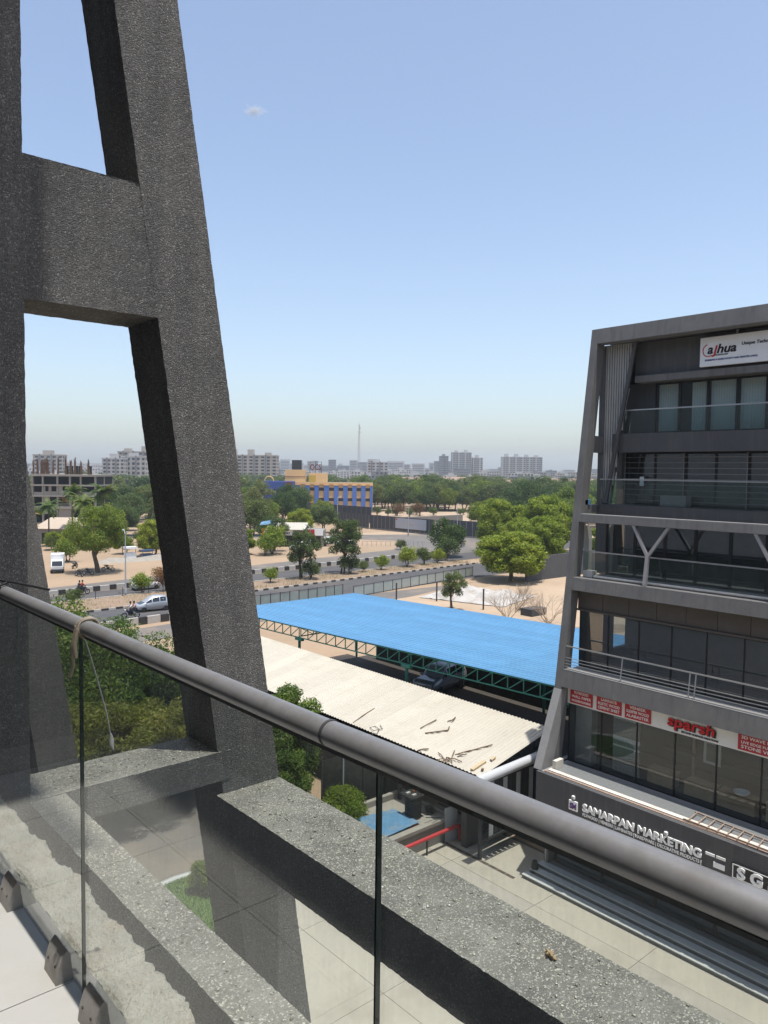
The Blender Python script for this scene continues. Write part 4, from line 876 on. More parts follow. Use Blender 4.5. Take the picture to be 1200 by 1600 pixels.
# ------------------------------------------------------------------ trees and shrubs
def leaf_cloud(rng, blobs, n, ln, wd, droop=.15):
    B = np.array(blobs, float); w = B[:, 3]**2; w /= w.sum(); idx = rng.choice(len(B), n, p=w)
    d = rng.normal(0, 1, (n, 3)); d /= np.linalg.norm(d, axis=1)[:, None]; rad = B[idx, 3]*(.40+.62*rng.random(n)**.6+.28*rng.random(n)**5)
    c = B[idx, :3]+d*rad[:, None]*np.array([1, 1, .8])
    nr = d*.55+rng.normal(0, .55, (n, 3))+np.array([0, 0, .35]); nr /= np.linalg.norm(nr, axis=1)[:, None]
    t = np.cross(nr, rng.normal(0, 1, (n, 3))); t[:, 2] -= droop; t -= nr*(t*nr).sum(1)[:, None]; t /= np.linalg.norm(t, axis=1)[:, None]+1e-9
    s = np.cross(nr, t); L = (ln*(.6+.8*rng.random(n)))[:, None]; W = (wd*(.6+.8*rng.random(n)))[:, None]
    V = np.stack([c-t*L*.5, c+s*W*.5-nr*W*.12, c+t*L*.5, c-s*W*.5-nr*W*.12], 1).reshape(-1, 3)
    return V, np.arange(4*n).reshape(n, 4)
def crown_blobs(rnd, n, rx, rz, zc, br=(.28, .45), hollow=.5, ry=None, lean=(0, 0)):
    out = []
    for k in range(n):
        a = rnd.random()*6.283; c = rnd.uniform(-.75, 1); s = math.sqrt(max(0, 1-c*c)); q = rnd.uniform(hollow, 1.)**.7
        r = rx*rnd.uniform(*br)*(1.1 if c < .3 else .9)
        out.append((math.cos(a)*s*q*(rx-r*.6)*rnd.uniform(.8, 1.12)+lean[0], math.sin(a)*s*q*((ry or rx)-r*.6)*rnd.uniform(.8, 1.12)+lean[1], zc+c*q*(rz-r*.5), r))
    return out
TREES = {}
def tree_proto(key, seed, h, rx, nb, nl, ln, wd, mat, z0=.25, trunk=.16, hollow=.45, br=(.28, .45), limbs=9, ry=None, stems=1, bark='bark', smooth=.15):
    rd = random.Random(seed); rg = np.random.default_rng(seed); zc = h*(z0+1)/2; rz = h*(1-z0)/2
    bl = crown_blobs(rd, nb, rx, rz, zc, br, hollow, ry); V, F = leaf_cloud(rg, bl, nl, ln, wd)
    crown = np_mesh('crown', V, F, mat); tb = MB()
    for s in range(stems):
        ox, oy = (rd.uniform(-.3, .3)*rx*.5, rd.uniform(-.3, .3)*rx*.5) if stems > 1 else (0, 0); k1 = h*(z0+.08)
        bend = (rd.uniform(-.06, .06)*h, rd.uniform(-.06, .06)*h)
        tb.tube([(ox, oy, -.1), (ox+bend[0]*.3, oy+bend[1]*.3, k1*.4), (ox+bend[0], oy+bend[1], k1), (ox*1.6+bend[0]*.8, oy*1.6+bend[1]*.8, zc)], [trunk*1.25, trunk, trunk*.85, trunk*.45], 8)
        for b_ in rd.sample(bl, min(limbs, len(bl))):
            z_s = rd.uniform(k1*.75, zc*.95); f = min(1, z_s/k1); st = (ox+bend[0]*f, oy+bend[1]*f, z_s)
            md = ((st[0]+b_[0])/2+rd.uniform(-.1, .1)*rx, (st[1]+b_[1])/2+rd.uniform(-.1, .1)*rx, (st[2]+b_[2])/2+.06*h)
            tb.tube([st, md, b_[:3]], [trunk*.42, trunk*.28, trunk*.10], 5)
    TREES[key] = (crown, tb.mesh('trunk', bark))
def put_tree(key, nm, label, x, y, s=1., rot=None, group=None, cat='tree', sz=None, z=0.):
    r = thing(nm, label, cat, (x, y, z), rnd.random()*6.283 if rot is None else rot, group); r.scale = (s, s, sz or s)
    link('crown', TREES[key][0], r, False); link('trunk', TREES[key][1], r, False); return r
# near trees beyond the frame
tree_proto('near_a', 11, 7.2, 3.3, 46, 30000, .17, .06, 'leaf_near', .08, .14, .35, (.18, .34), 16, stems=3)
tree_proto('near_b', 12, 5.4, 2.6, 40, 22000, .20, .05, 'leaf_olive', .05, .10, .3, (.16, .32), 16, stems=4)
tree_proto('near_c', 13, 6.3, 1.7, 34, 22000, .15, .06, 'leaf_near', .06, .10, .3, (.22, .40), 12, stems=2)
tree_proto('near_d', 14, 2.4, 1.25, 24, 14000, .11, .05, 'leaf_bright', .05, .05, .3, (.25, .42), 8, stems=2)
put_tree('near_a', 'leafy_tree', 'tall dense green tree highest in the frame opening behind the handrail', 12.2, 37.0, 1.24, 1.0)
put_tree('near_a', 'leafy_tree', 'dense green tree in the middle of the frame opening', 15.4, 37.2, 1.07, 2.9)
put_tree('near_a', 'leafy_tree', 'lower dense green tree in the frame opening beside the dark leg side', 18.2, 36.6, .94, 5.0)
put_tree('near_b', 'feathery_tree', 'olive feathery tree low in the frame opening', 11.6, 31.0, 1.12, .5)
put_tree('near_b', 'feathery_tree', 'yellowish feathery tree just above the sill', 14.6, 31.5, 1.0, 2.2)
put_tree('near_b', 'feathery_tree', 'olive feathery tree above the sill beside the dark leg side', 17.2, 32.2, .9, 3.7)
put_tree('near_a', 'leafy_tree', 'green tree at the left edge of the frame opening, beside the second frame', 9.4, 35.5, 1.1, 4.4)
put_tree('near_c', 'leafy_tree', 'slender dense green tree beside the leaning leg before the white roof', 18.3, 27.0, 1.0, 0.)
put_tree('near_c', 'leafy_tree', 'dark green tree low behind the outer beam', 17.2, 25.2, .66, 1.7)
put_tree('near_d', 'round_shrub', 'rounded bright green shrub left of the pump room', 18.9, 24.1, 1.0, .4, cat='shrub')
put_tree('near_d', 'round_shrub', 'small shrub on the round lawn in the courtyard', 12.7, 23.9, .5, 1.4, cat='shrub', z=.15)
# mid distance
tree_proto('broad', 21, 10.2, 4.6, 60, 24000, .28, .13, 'leaf_neem', .2, .32, .5, (.18, .30), 16)
tree_proto('neem', 22, 8.2, 4.4, 80, 30000, .30, .15, 'leaf_bright', .02, .25, .5, (.15, .27), 16)
tree_proto('sparse', 23, 7.6, 2.9, 30, 7000, .24, .11, 'leaf_dusty', .22, .12, .35, (.16, .30), 18, stems=2)
tree_proto('dusty', 24, 11.5, 6.4, 50, 13000, .50, .22, 'leaf_dusty', .14, .26, .5, (.2, .34), 12, stems=2)
tree_proto('dusty2', 25, 11.0, 6.0, 46, 12000, .50, .22, 'leaf_neem', .12, .26, .5, (.2, .34), 12)
tree_proto('darktree', 26, 12, 6.2, 48, 13000, .46, .20, 'leaf_dark', .12, .3, .5, (.2, .34), 10)
tree_proto('pale', 27, 13, 4.8, 40, 12000, .42, .12, 'leaf_pale', .12, .24, .4, (.2, .34), 12)
tree_proto('bush', 28, 2.4, 1.25, 18, 2600, .16, .08, 'leaf_bright', .05, .05, .3, (.3, .5), 6, stems=3)
tree_proto('bush_dark', 29, 2.2, 1.3, 18, 2400, .16, .08, 'leaf_dusty', .03, .05, .3, (.3, .5), 6, stems=3)
tree_proto('bush_red', 30, 2.8, 1.5, 18, 2600, .16, .07, 'leaf_red', .03, .05, .3, (.3, .5), 8, stems=4)
tree_proto('far', 31, 10, 6, 26, 2600, 1.0, .5, 'leaf_dusty', .1, .2, .5, (.25, .4), 4)
tree_proto('far2', 32, 9, 5.5, 24, 2400, 1.0, .5, 'leaf_dark', .1, .2, .5, (.25, .4), 4)
put_tree('broad', 'shade_tree', 'broad green shade tree with motorbikes parked beneath it', 41.3, 109.2, 1.0, .7)
for k, (x, y, key, s, lb) in enumerate(((146, 128, 'dusty2', .8, 'green tree behind the second hoarding, nearest the junction'), (158, 134, 'darktree', .75, 'dark green tree behind the second hoarding'), (140, 112, 'neem', .95, 'bright green tree behind the second hoarding, right end'), (125, 100, 'neem', 1.0, 'bright green tree above the dark junction tree'), (104, 84, 'neem', .9, 'bright green tree right behind the median end'), (90, 112, 'sparse', .8, 'sparse tree by the parked pale car'), (78, 119, 'sparse', .9, 'sparse tree in front of the shop boards'), (106, 168, 'dusty2', .75, 'green tree right behind the shop row'), (124, 186, 'dusty', .6, 'dusty tree at the foot of the blue wing'), (92, 150, 'dusty', .75, 'dusty tree beside the leg, behind the shop tarpaulin'), (101, 77, 'neem', .95, 'bright green tree between the large one and the tall one'), (122, 90, 'neem', 1.2, 'bright green tree farther back, partly behind the leaning leg'), (107, 68, 'neem', .9, 'bright green tree at the dark boundary wall, next to the leaning leg'), (130, 104, 'darktree', .8, 'dark tree between the hoarding end and bright green trees'), (132, 178, 'dusty2', .62, 'green tree at the left foot of the orange and blue building'), (98, 140, 'neem', .8, 'bright tree behind the white shop roof'), (110, 148, 'dusty', .6, 'dusty tree at the left end of the hoarding'), (70, 118, 'neem', .62, 'bright low tree beside the leg, left of the shops'), (86, 134, 'darktree', .5, 'dark tree rising behind the shop tarpaulin'))):
    put_tree(key, 'roadside_tree', lb, x, y, s)
put_tree('neem', 'leafy_tree', 'low bright green tree right of the shade tree', 56.5, 124, .78, 1.2)
put_tree('bush', 'leafy_shrub', 'green shrub behind the white truck', 42, 124, 1.8, .3, cat='shrub')
put_tree('neem', 'neem_tree', 'large bright green tree beside the dark boundary wall', 83.0, 68.0, 1.32, 2.0, sz=.86)
put_tree('neem', 'neem_tree', 'bright green tree overlapping the right side of the large one', 95.0, 72.0, 1.0, 4.0, sz=1.05)
put_tree('neem', 'neem_tree', 'tall bright green tree behind, against the leaning leg', 113, 84, 1.45, 5.2, sz=1.35)
put_tree('neem', 'neem_tree', 'bright green tree left of the tall one, above the large crown', 111, 94, 1.15, .9, sz=1.25)
put_tree('darktree', 'dark_tree', 'dark green tree between the junction and the bright green trees', 97, 94, .62, .4)
put_tree('bush_dark', 'dark_shrub', 'dark shrub at the end of the median under the dark tree', 92.5, 89.5, 1.9, 1.4, cat='shrub')
put_tree('sparse', 'median_tree', 'sparse tree on the median, left of the pair', 60.8, 86.2, .95, 1.0)
put_tree('sparse', 'median_tree', 'taller sparse tree on the median, right of the pair', 68.6, 87.2, 1.12, 3.0)
for k, (x, y, key, s, lb) in enumerate(((55.2, 85.6, 'bush', .95, 'small leafy sapling alone at the left of the median'), (72.0, 86.6, 'bush_dark', .8, 'small dark sapling right of the sparse tree pair'), (75.8, 87.0, 'bush', 1.05, 'round bright sapling on the median, right of the dark sapling'), (81.5, 87.4, 'bush', 1.5, 'wide green shrub in the middle of the median'), (85.6, 88.0, 'bush_dark', 1.3, 'wide dusty shrub right of the wide green one'), (88.8, 88.0, 'bush', 1.1, 'upright green shrub near the right end of the median'), (61.2, 85.0, 'bush_dark', 1.25, 'dense low shrub at the foot of the left sparse tree'), (68.9, 86.2, 'bush_dark', 1.35, 'dense low shrub at the foot of the taller sparse tree'), (38.4, 87.6, 'bush', 1.15, 'bright green shrub on the median behind the silver car'), (41.2, 87.2, 'bush_red', 1.25, 'reddish shrub on the median behind the silver car'), (74.8, 115.5, 'bush', 2.4, 'large bright rounded shrub in front of the shop signs'), (72.5, 114.0, 'bush', 1.7, 'bright shrub left of the shop signs, beside the leg'), (29.5, 85.0, 'bush_dark', .8, 'dry looking shrub at the left end of the median'), (98.5, 107.5, 'bush_dark', .95, 'small grey shrub at the junction corner'))):
    put_tree(key, 'median_shrub' if y < 95 else 'roadside_shrub', lb, x, y, s, None, 'shrubs along the road', 'shrub', z=.12 if y < 95 else 0)
put_tree('pale', 'pale_tree', 'tall pale grey green tree beside the leg, left of the blue building', 100, 161, 1.0, .6)
put_tree('darktree', 'dark_tree', 'rounded green tree in front of the blue building', 115.5, 174, .80, 2.2, sz=.82)
put_tree('dusty2', 'leafy_tree', 'green tree between the pale tree and the blue building', 119, 200, .9, 1.9)
belt = 'trees in the belt beyond the hoarding fence'
lab = 'dusty green tree in the belt beyond the hoarding fence'
for k, (x, y, key, s) in enumerate(((199, 228, 'dusty', 1.05), (206, 215, 'dusty2', 1.0), (214, 208, 'dusty', 1.05), (222, 200, 'dusty2', 1.05), (226, 188, 'dusty', 1.0), (234, 183, 'dusty2', .98), (240, 175, 'dusty', 1.05), (212, 236, 'dusty2', 1.15), (228, 226, 'dusty', 1.1), (240, 212, 'dusty2', 1.15), (252, 200, 'dusty', 1.1), (262, 188, 'dusty2', 1.1), (202, 250, 'darktree', .9))):
    put_tree(key, 'belt_tree', lab, x, y, s, None, belt)
lab2 = 'dark green tree behind the bright green trees on the right'
for k, (x, y, key, s) in enumerate(((178, 142, 'darktree', 1.1), (192, 150, 'darktree', 1.12), (206, 150, 'darktree', 1.0), (196, 132, 'dusty2', 1.1), (212, 136, 'darktree', 1.0), (168, 118, 'dusty2', 1.1), (225, 150, 'dusty', 1.0), (186, 122, 'darktree', .95), (240, 155, 'darktree', 1.), (200, 112, 'dusty2', 1.1))):
    put_tree(key, 'wood_tree', lab2, x, y, s, None, 'dark trees on the right')
lab3 = 'green tree in the grove between towers and palms'
for k, (x, y, key, s) in enumerate(((86, 205, 'darktree', .85), (95, 212, 'dusty', .9), (102, 222, 'dusty2', .95), (80, 190, 'dusty', .75), (110, 232, 'darktree', .9), (74, 178, 'darktree', .6), (68, 165, 'dusty', .6), (92, 188, 'dusty2', .7), (60, 150, 'dusty', .5), (47, 165, 'darktree', .5))):
    put_tree(key, 'grove_tree', lab3, x, y, s, None, 'grove on the left')
rq = random.Random(9)
for k in range(34):
    a = rq.uniform(-.03, .36)+YAW; d = rq.uniform(300, 400)
    put_tree(rq.choice(['dusty', 'dusty2', 'dusty', 'darktree']), 'belt_tree', 'dusty green tree in the rear rows of the belt', d*math.sin(a), d*math.cos(a), rq.uniform(.95, 1.25), None, 'rear rows of the tree belt')
for k in range(16):
    a = rq.uniform(-.47, -.10)+YAW; d = rq.uniform(225, 330)
    put_tree(rq.choice(['dusty', 'dusty2', 'darktree']), 'grove_tree', 'green tree behind the grove on the left', d*math.sin(a), d*math.cos(a), rq.uniform(.7, 1.0), None, 'rear trees on the left')
for k, u in enumerate(np.linspace(0, 1, 15)):
    put_tree(['dusty', 'dusty2', 'darktree'][k % 3], 'belt_tree', 'front row dusty green tree at the edge of the sandy lot', 186+46*u+rq.uniform(-2, 2), 217-27*u+rq.uniform(-2, 2), rq.uniform(.82, 1.02), None, 'front row of the tree belt')
for k in range(22):
    u = rq.random(); put_tree(rq.choice(['bush_dark', 'bush_red', 'bush_dark']), 'scrub_bush', 'brownish scrub bush on the sandy lot before the tree belt', 168+62*u+rq.uniform(-8, 8), 196-40*u+rq.uniform(-10, 6), rq.uniform(1.0, 1.9), None, 'scrub on the sandy lot', 'shrub')
for k in range(20):
    x, y = rq.choice(((46, 146), (52, 150), (57, 131), (62, 133), (66, 150), (72, 156), (60, 172), (50, 160), (76, 165)))
    put_tree(rq.choice(['bush', 'bush_dark', 'sparse', 'bush_dark', 'near_d']), 'garden_shrub', 'green shrub among the palms on the left', x+rq.uniform(-4, 4), y+rq.uniform(-4, 4), rq.uniform(1.0, 1.7), None, 'shrubs among the palms', 'shrub')
lab4 = 'distant tree in the green band below the city skyline'
rq = random.Random(4)
for k in range(240):
    a = rq.uniform(-.50, .47)+YAW; d = 300+520*rq.random()**1.2
    if d < 330 and a-YAW < -.1: d += 80
    put_tree(rq.choice(['far', 'far', 'far2']), 'distant_tree', lab4, d*math.sin(a), d*math.cos(a), rq.uniform(.9, 1.3), None, 'distant trees')
# palms
def palm_mesh(seed, h):
    rd = random.Random(seed); fr = MB(); tr = MB(); bx, by = rd.uniform(-.5, .5), rd.uniform(-.5, .5)
    tr.tube([(0, 0, -.1), (bx*.3, by*.3, h*.4), (bx, by, h)], [.2, .15, .13], 8)
    for k in range(34):
        a = rd.random()*6.28; el = rd.uniform(-.5, 1.2); L = rd.uniform(2.4, 3.5); p = Vector((bx, by, h)); d = Vector((math.cos(a)*math.cos(el), math.sin(a)*math.cos(el), math.sin(el))); pts = []
        for s in range(9):
            pts.append(p.copy()); p = p+d*(L/8); d = (d+Vector((0, 0, -.20))).normalized()
        for s in range(1, 9):
            ax = (pts[s]-pts[s-1]).normalized(); sd_ = ax.cross(Vector((0, 0, 1))).normalized(); w = .75*math.sin(math.pi*(s/9.)**.7)+.08
            for sg in (1, -1):
                for q in (0, .33, .66):
                    m = pts[s-1].lerp(pts[s], q); e = m+sd_*sg*w+ax*.28+Vector((0, 0, -.30*w)); fr.add([m, m+ax*.14, e], [(0, 1, 2)])
    return fr, tr
for k, (x, y, h, s, lb, mt) in enumerate(((50.5, 140, 8.5, 1.0, 'coconut palm above the low tree, beside the dark leg side', 'leaf_palm'), (55, 143, 9.5, 1.1, 'taller coconut palm right of the first, beside the dark leg side', 'leaf_palm'), (52.5, 152, 10.0, 1.0, 'coconut palm behind the shade tree crown', 'leaf_palm'), (43, 150, 7.0, 1.0, 'low coconut palm in front of the concrete skeleton building', 'leaf_palm'), (47.5, 150, 8.5, .9, 'coconut palm between the skeleton building and the shade tree', 'leaf_palm'), (34.5, 121, 7.0, 1.0, 'yellowing palm beside the left column', 'leaf_yellow'))):
    p = thing('palm_tree', lb, 'palm', (x, y, 0), k*1.1); f, t = palm_mesh(40+k, h); link('crown', f.mesh('crown', mt), p, False); link('trunk', t.mesh('trunk', 'bark'), p, False); p.scale = (s, s, s)
# leafless shrub behind the blue roof
def bare(seed, h, spread, n0=7):
    rd = random.Random(seed); b = MB()
    def grow(p, d, L, r, dep):
        q = p+d*L; b.tube([p, p.lerp(q, .5)+Vector((rd.uniform(-1, 1), rd.uniform(-1, 1), 0))*.06*L, q], [r, r*.8, r*.6], 4, cap=False)
        if dep:
            for k in range(3):
                e = (d+Vector((rd.uniform(-1, 1), rd.uniform(-1, 1), rd.uniform(-.35, .6)))*.75).normalized(); grow(q if k else p.lerp(q, .6), e, L*rd.uniform(.6, .8), r*.55, dep-1)
    for k in range(n0):
        a = rd.random()*6.28; grow(Vector((rd.uniform(-.2, .2), rd.uniform(-.2, .2), 0)), Vector((math.cos(a)*spread, math.sin(a)*spread, 1)).normalized(), h*.32, .05, 4)
    return b
for k, (x, y, h, lb) in enumerate(((60.0, 49.5, 4.3, 'leafless twiggy shrub behind the blue roof, left one'), (62.8, 46.5, 4.2, 'leafless twiggy shrub behind the blue roof, right one'), (66.0, 53.0, 3.8, 'leafless twiggy shrub at the back against the big green tree'))):
    t = thing('bare_shrub', lb, 'shrub', (x, y, 0)); link('branches', bare(60+k, h, .8).mesh('branches', 'dry_twig'), t, False)
put_tree('sparse', 'young_tree', 'young sparse tree in front of the white tarpaulin heap', 60.5, 57.5, .58, .8)
tag(MB().hexa([(55, 42, 0), (66, 39, 0), (67, 41, 0), (56, 45, 0), (55.3, 42.5, .5), (66, 39.6, .35), (66.7, 40.6, .4), (56, 44.3, .5)]).build('leaf_litter_bank', 'soil'), 'low brown bank of leaf litter behind the blue roof', 'bank')

# ------------------------------------------------------------------ vehicles and riders
worn('car_silver', (.52, .54, .56), .04, 2., .28, metal=.55); worn('car_white', (.74, .75, .76), .04, 2., .3); worn('car_grey', (.30, .31, .33), .05, 2., .3, metal=.4)
worn('car_blue', (.06, .10, .20), .05, 2., .3); worn('car_glass', (.02, .025, .03), .2, 2., .08, spec=.7); worn('tyre', (.02, .02, .02), .2, 9., .85); worn('rim', (.45, .46, .47), .1, 9., .35, metal=.7)
worn('lamp_clear', (.7, .7, .68), .05, 9., .15); worn('lamp_red', (.45, .02, .02), .05, 9., .2); worn('skin', (.24, .13, .08), .1, 9., .6); worn('hair', (.012, .011, .01), .2, 9., .6)
worn('cloth_red', (.50, .07, .05), .15, 9., .9); worn('cloth_white', (.62, .60, .58), .1, 9., .9); worn('cloth_dark', (.03, .035, .05), .2, 9., .9); worn('cloth_pink', (.50, .30, .28), .1, 9., .9); worn('bike_black', (.02, .02, .022), .2, 9., .35); worn('chrome', (.5, .5, .5), .1, 9., .25, metal=.9)
def wheel_mesh():
    t = MB(); t.lathe([(.20, -.09), (.27, -.10), (.30, -.07), (.30, .07), (.27, .10), (.20, .09)], n=20); r = MB(); r.lathe([(.0, -.05), (.19, -.075), (.2, -.05), (.2, .05), (.19, .075), (.0, .05)], n=16)
    return t.mesh('tyre', 'tyre'), r.mesh('rim', 'rim')
TY, RI = wheel_mesh()
def car(nm, label, loc, rot, st, paint, wx, wr=1., group=None, cat='car', green=(2, 6)):
    """st: stations along the length: x, sill z, belt z, roof z, half widths at sill, belt, roof"""
    c = thing(nm, label, cat, loc, rot, group); b = MB(); R = []
    for (x, zs_, zb_, zr_, hs, hb, hr_) in st:
        R.append([(x, -hs, zs_), (x, -hb*1.02, (zs_+zb_)/2), (x, -hb, zb_), (x, -hr_, zr_-.03), (x, -hr_*.86, zr_), (x, hr_*.86, zr_), (x, hr_, zr_-.03), (x, hb, zb_), (x, hb*1.02, (zs_+zb_)/2), (x, hs, zs_)])
    n = 10; vs = [p for r in R for p in r]; fs = []
    for i in range(len(R)-1):
        for k in range(n): fs.append((i*n+k, i*n+(k+1) % n, (i+1)*n+(k+1) % n, (i+1)*n+k))
    fs += [tuple(range(n))[::-1], tuple(range((len(R)-1)*n, len(R)*n))]; b.add(vs, fs, 0, True)
    me = b.mesh('body', paint); body = link('body', me, c, False)
    def lp(a, c_, t): return tuple(a[q]+(c_[q]-a[q])*t for q in range(3))
    for i in range(green[0], green[1]-1):
        for s, (kb, kr) in ((-1, (2, 3)), (1, (7, 6))):
            a, d, e, f = lp(R[i][kb], R[i][kr], .1), lp(R[i+1][kb], R[i+1][kr], .1), lp(R[i+1][kb], R[i+1][kr], .9), lp(R[i][kb], R[i][kr], .9)
            pts = [lp(a, d, .06), lp(a, d, .94), lp(f, e, .94), lp(f, e, .06)]; o = .012*s
            link('side_window', MB().add([(p[0], p[1]+o, p[2]) for p in pts]+[(p[0], p[1]+o*.3, p[2]) for p in pts], [(0, 1, 2, 3), (4, 7, 6, 5), (0, 4, 5, 1), (1, 5, 6, 2), (2, 6, 7, 3), (3, 7, 4, 0)]).mesh('side_window', 'car_glass'), c, False)
    for (i, j, nm_) in ((green[0]-1, green[0], 'windscreen'), (green[1]-1, green[1], 'rear_window')):
        lo, hi = (R[i], R[j]) if nm_ == 'windscreen' else (R[j], R[i]); dx = .02 if nm_ == 'windscreen' else -.02
        pts = [lp(lo[4], hi[4], .14), lp(lo[5], hi[5], .14), lp(lo[5], hi[5], .93), lp(lo[4], hi[4], .93)]
        link(nm_, MB().add([(p[0]+dx, p[1], p[2]+.02) for p in pts]+[(p[0]+dx*.3, p[1], p[2]+.004) for p in pts], [(0, 1, 2, 3), (4, 7, 6, 5), (0, 4, 5, 1), (1, 5, 6, 2), (2, 6, 7, 3), (3, 7, 4, 0)]).mesh(nm_, 'car_glass'), c, False)
    hw = st[3][5]
    for x in wx:
        for s in (-1, 1):
            w = bpy.data.objects.new('wheel', TY); COL.objects.link(w); w.parent = c; w.location = (x, s*(hw-.06), .30*wr); w.rotation_euler = (math.pi/2, 0, 0); w.scale = (wr, wr, wr)
            q = bpy.data.objects.new('rim', RI); COL.objects.link(q); q.parent = w
    xf, xb = st[0][0], st[-1][0]
    for s in (-1, 1):
        link('headlight', MB().box(xf-.10, s*hw*.5, .58*wr, xf+.02, s*hw*.85, .74*wr).mesh('headlight', 'lamp_clear'), c, False); link('tail_light', MB().box(xb-.02, s*hw*.6, .72*wr, xb+.06, s*hw*.88, .98*wr).mesh('tail_light', 'lamp_red'), c, False)
        link('mirror', MB().box(st[2][0]-.10, s*(hw+.02), .98*wr, st[2][0]+.0, s*(hw+.17), 1.1*wr).mesh('mirror', paint), c, False)
    link('number_plate', MB().box(xf+.0, -.22, .42, xf+.02, .22, .53).mesh('number_plate', 'letter_white'), c, False)
    return c
HATCH = [(1.74, .34, .60, .64, .62, .66, .60), (1.60, .24, .74, .80, .70, .73, .66), (.95, .22, .92, .98, .72, .76, .66), (.25, .20, .95, 1.50, .72, .77, .58), (-.55, .20, .97, 1.57, .72, .77, .60), (-1.25, .22, .99, 1.52, .71, .76, .58), (-1.62, .28, .96, 1.02, .68, .73, .60), (-1.74, .36, .70, .74, .64, .68, .56)]
SUV = [(2.1, .45, .85, .90, .76, .80, .74), (1.95, .40, 1.02, 1.08, .82, .85, .78), (.95, .38, 1.12, 1.18, .84, .88, .78), (.40, .38, 1.15, 1.78, .84, .88, .70), (-.7, .38, 1.15, 1.84, .84, .88, .72), (-1.75, .38, 1.15, 1.80, .84, .88, .72), (-1.95, .40, 1.10, 1.2, .83, .86, .74), (-2.05, .45, .85, .9, .8, .82, .72)]
VAN = [(2.0, .35, .75, .80, .70, .74, .70), (1.92, .30, .95, 1.02, .76, .80, .74), (1.70, .28, 1.05, 1.10, .78, .82, .76), (1.15, .28, 1.08, 1.80, .78, .82, .72), (-.3, .28, 1.08, 1.86, .78, .82, .74), (-1.8, .28, 1.08, 1.84, .78, .82, .74), (-1.98, .32, 1.02, 1.10, .78, .8, .74), (-2.0, .36, .9, .95, .76, .78, .72)]
car('hatchback_car', 'small silver hatchback car driving on the near carriageway', (34.8, 76.8, .012), math.pi-.12, HATCH, 'car_silver', (1.12, -1.2), .9)
car('parked_car', 'white car half hidden by the reddish median shrub, on the far carriageway', (40.2, 90.8, .012), .1, HATCH, 'car_white', (1.12, -1.2), .9)
car('off_road_vehicle', 'grey off road vehicle parked in the dark under the blue roof', (37.4, 36.6, .02), math.radians(190), SUV, 'car_grey', (1.3, -1.25), 1.15, cat='car')
car('parked_car', 'white car parked under the trees by the shops', (82.6, 118.5, .012), 2.4, HATCH, 'car_white', (1.12, -1.2), .9)
car('parked_car', 'pale car parked at the right behind the sparse median tree', (92.5, 116.3, .012), 2.7, HATCH, 'car_white', (1.12, -1.2), .9)
car('parked_van', 'white van parked beside the shops behind the sparse tree', (92.0, 121.0, .012), 2.6, VAN, 'car_white', (1.2, -1.2), 1., cat='van')
car('parked_car', 'dark red car parked behind the hoarding near the belt trees', (150, 172, .012), .6, HATCH, 'cloth_red', (1.12, -1.2), .9)
for k, (x, y, p, lb) in enumerate(((96, 195, 'car_white', 'white van parked in the grove behind the palms'), (101, 190, 'car_grey', 'grey van parked right of the white one in the grove'))):
    car('parked_van', lb, (x, y, .012), .9+k, VAN, p, (1.2, -1.2), 1.2, cat='van')
# small truck facing the camera
TK = thing('delivery_truck', 'small white delivery truck facing the road beside the left column', 'truck', (37.0, 113.2, 0), math.radians(250))
link('cab', MB().prism([(1.9, .45), (1.95, 1.0), (1.55, 1.75), (1.45, 1.9), (.6, 1.9), (.6, .45)], lambda x, z, a: (x, a, z), -.8, .8).mesh('cab', 'car_white'), TK, False)
link('cargo_box', MB().box(-2.2, -.9, .75, .55, .9, 2.55).mesh('cargo_box', 'car_white'), TK, False); link('chassis', MB().box(-2.1, -.5, .4, .6, .5, .72).mesh('chassis', 'dark_steel'), TK, False)
link('windscreen', MB().hexa([(1.94, -.68, 1.08), (1.94, .68, 1.08), (1.90, .68, 1.08), (1.90, -.68, 1.08), (1.60, -.66, 1.72), (1.60, .66, 1.72), (1.56, .66, 1.72), (1.56, -.66, 1.72)]).mesh('windscreen', 'car_glass'), TK, False)
link('bumper', MB().box(1.88, -.8, .38, 2.02, .8, .6).mesh('bumper', 'dark_steel'), TK, False)
for s in (-1, 1): link('headlight', MB().box(1.93, s*.5, .68, 1.99, s*.72, .84).mesh('headlight', 'lamp_clear'), TK, False)
for x in (1.25, -1.4):
    for s in (-1, 1):
        w = bpy.data.objects.new('wheel', TY); COL.objects.link(w); w.parent = TK; w.location = (x, s*.72, .3); w.rotation_euler = (math.pi/2, 0, 0)
        q = bpy.data.objects.new('rim', RI); COL.objects.link(q); q.parent = w
def ring(c, R, r, n=20, m=6):
    return [(c[0]+R*math.cos(2*math.pi*k/n), c[1], c[2]+R*math.sin(2*math.pi*k/n)) for k in range(n+1)]
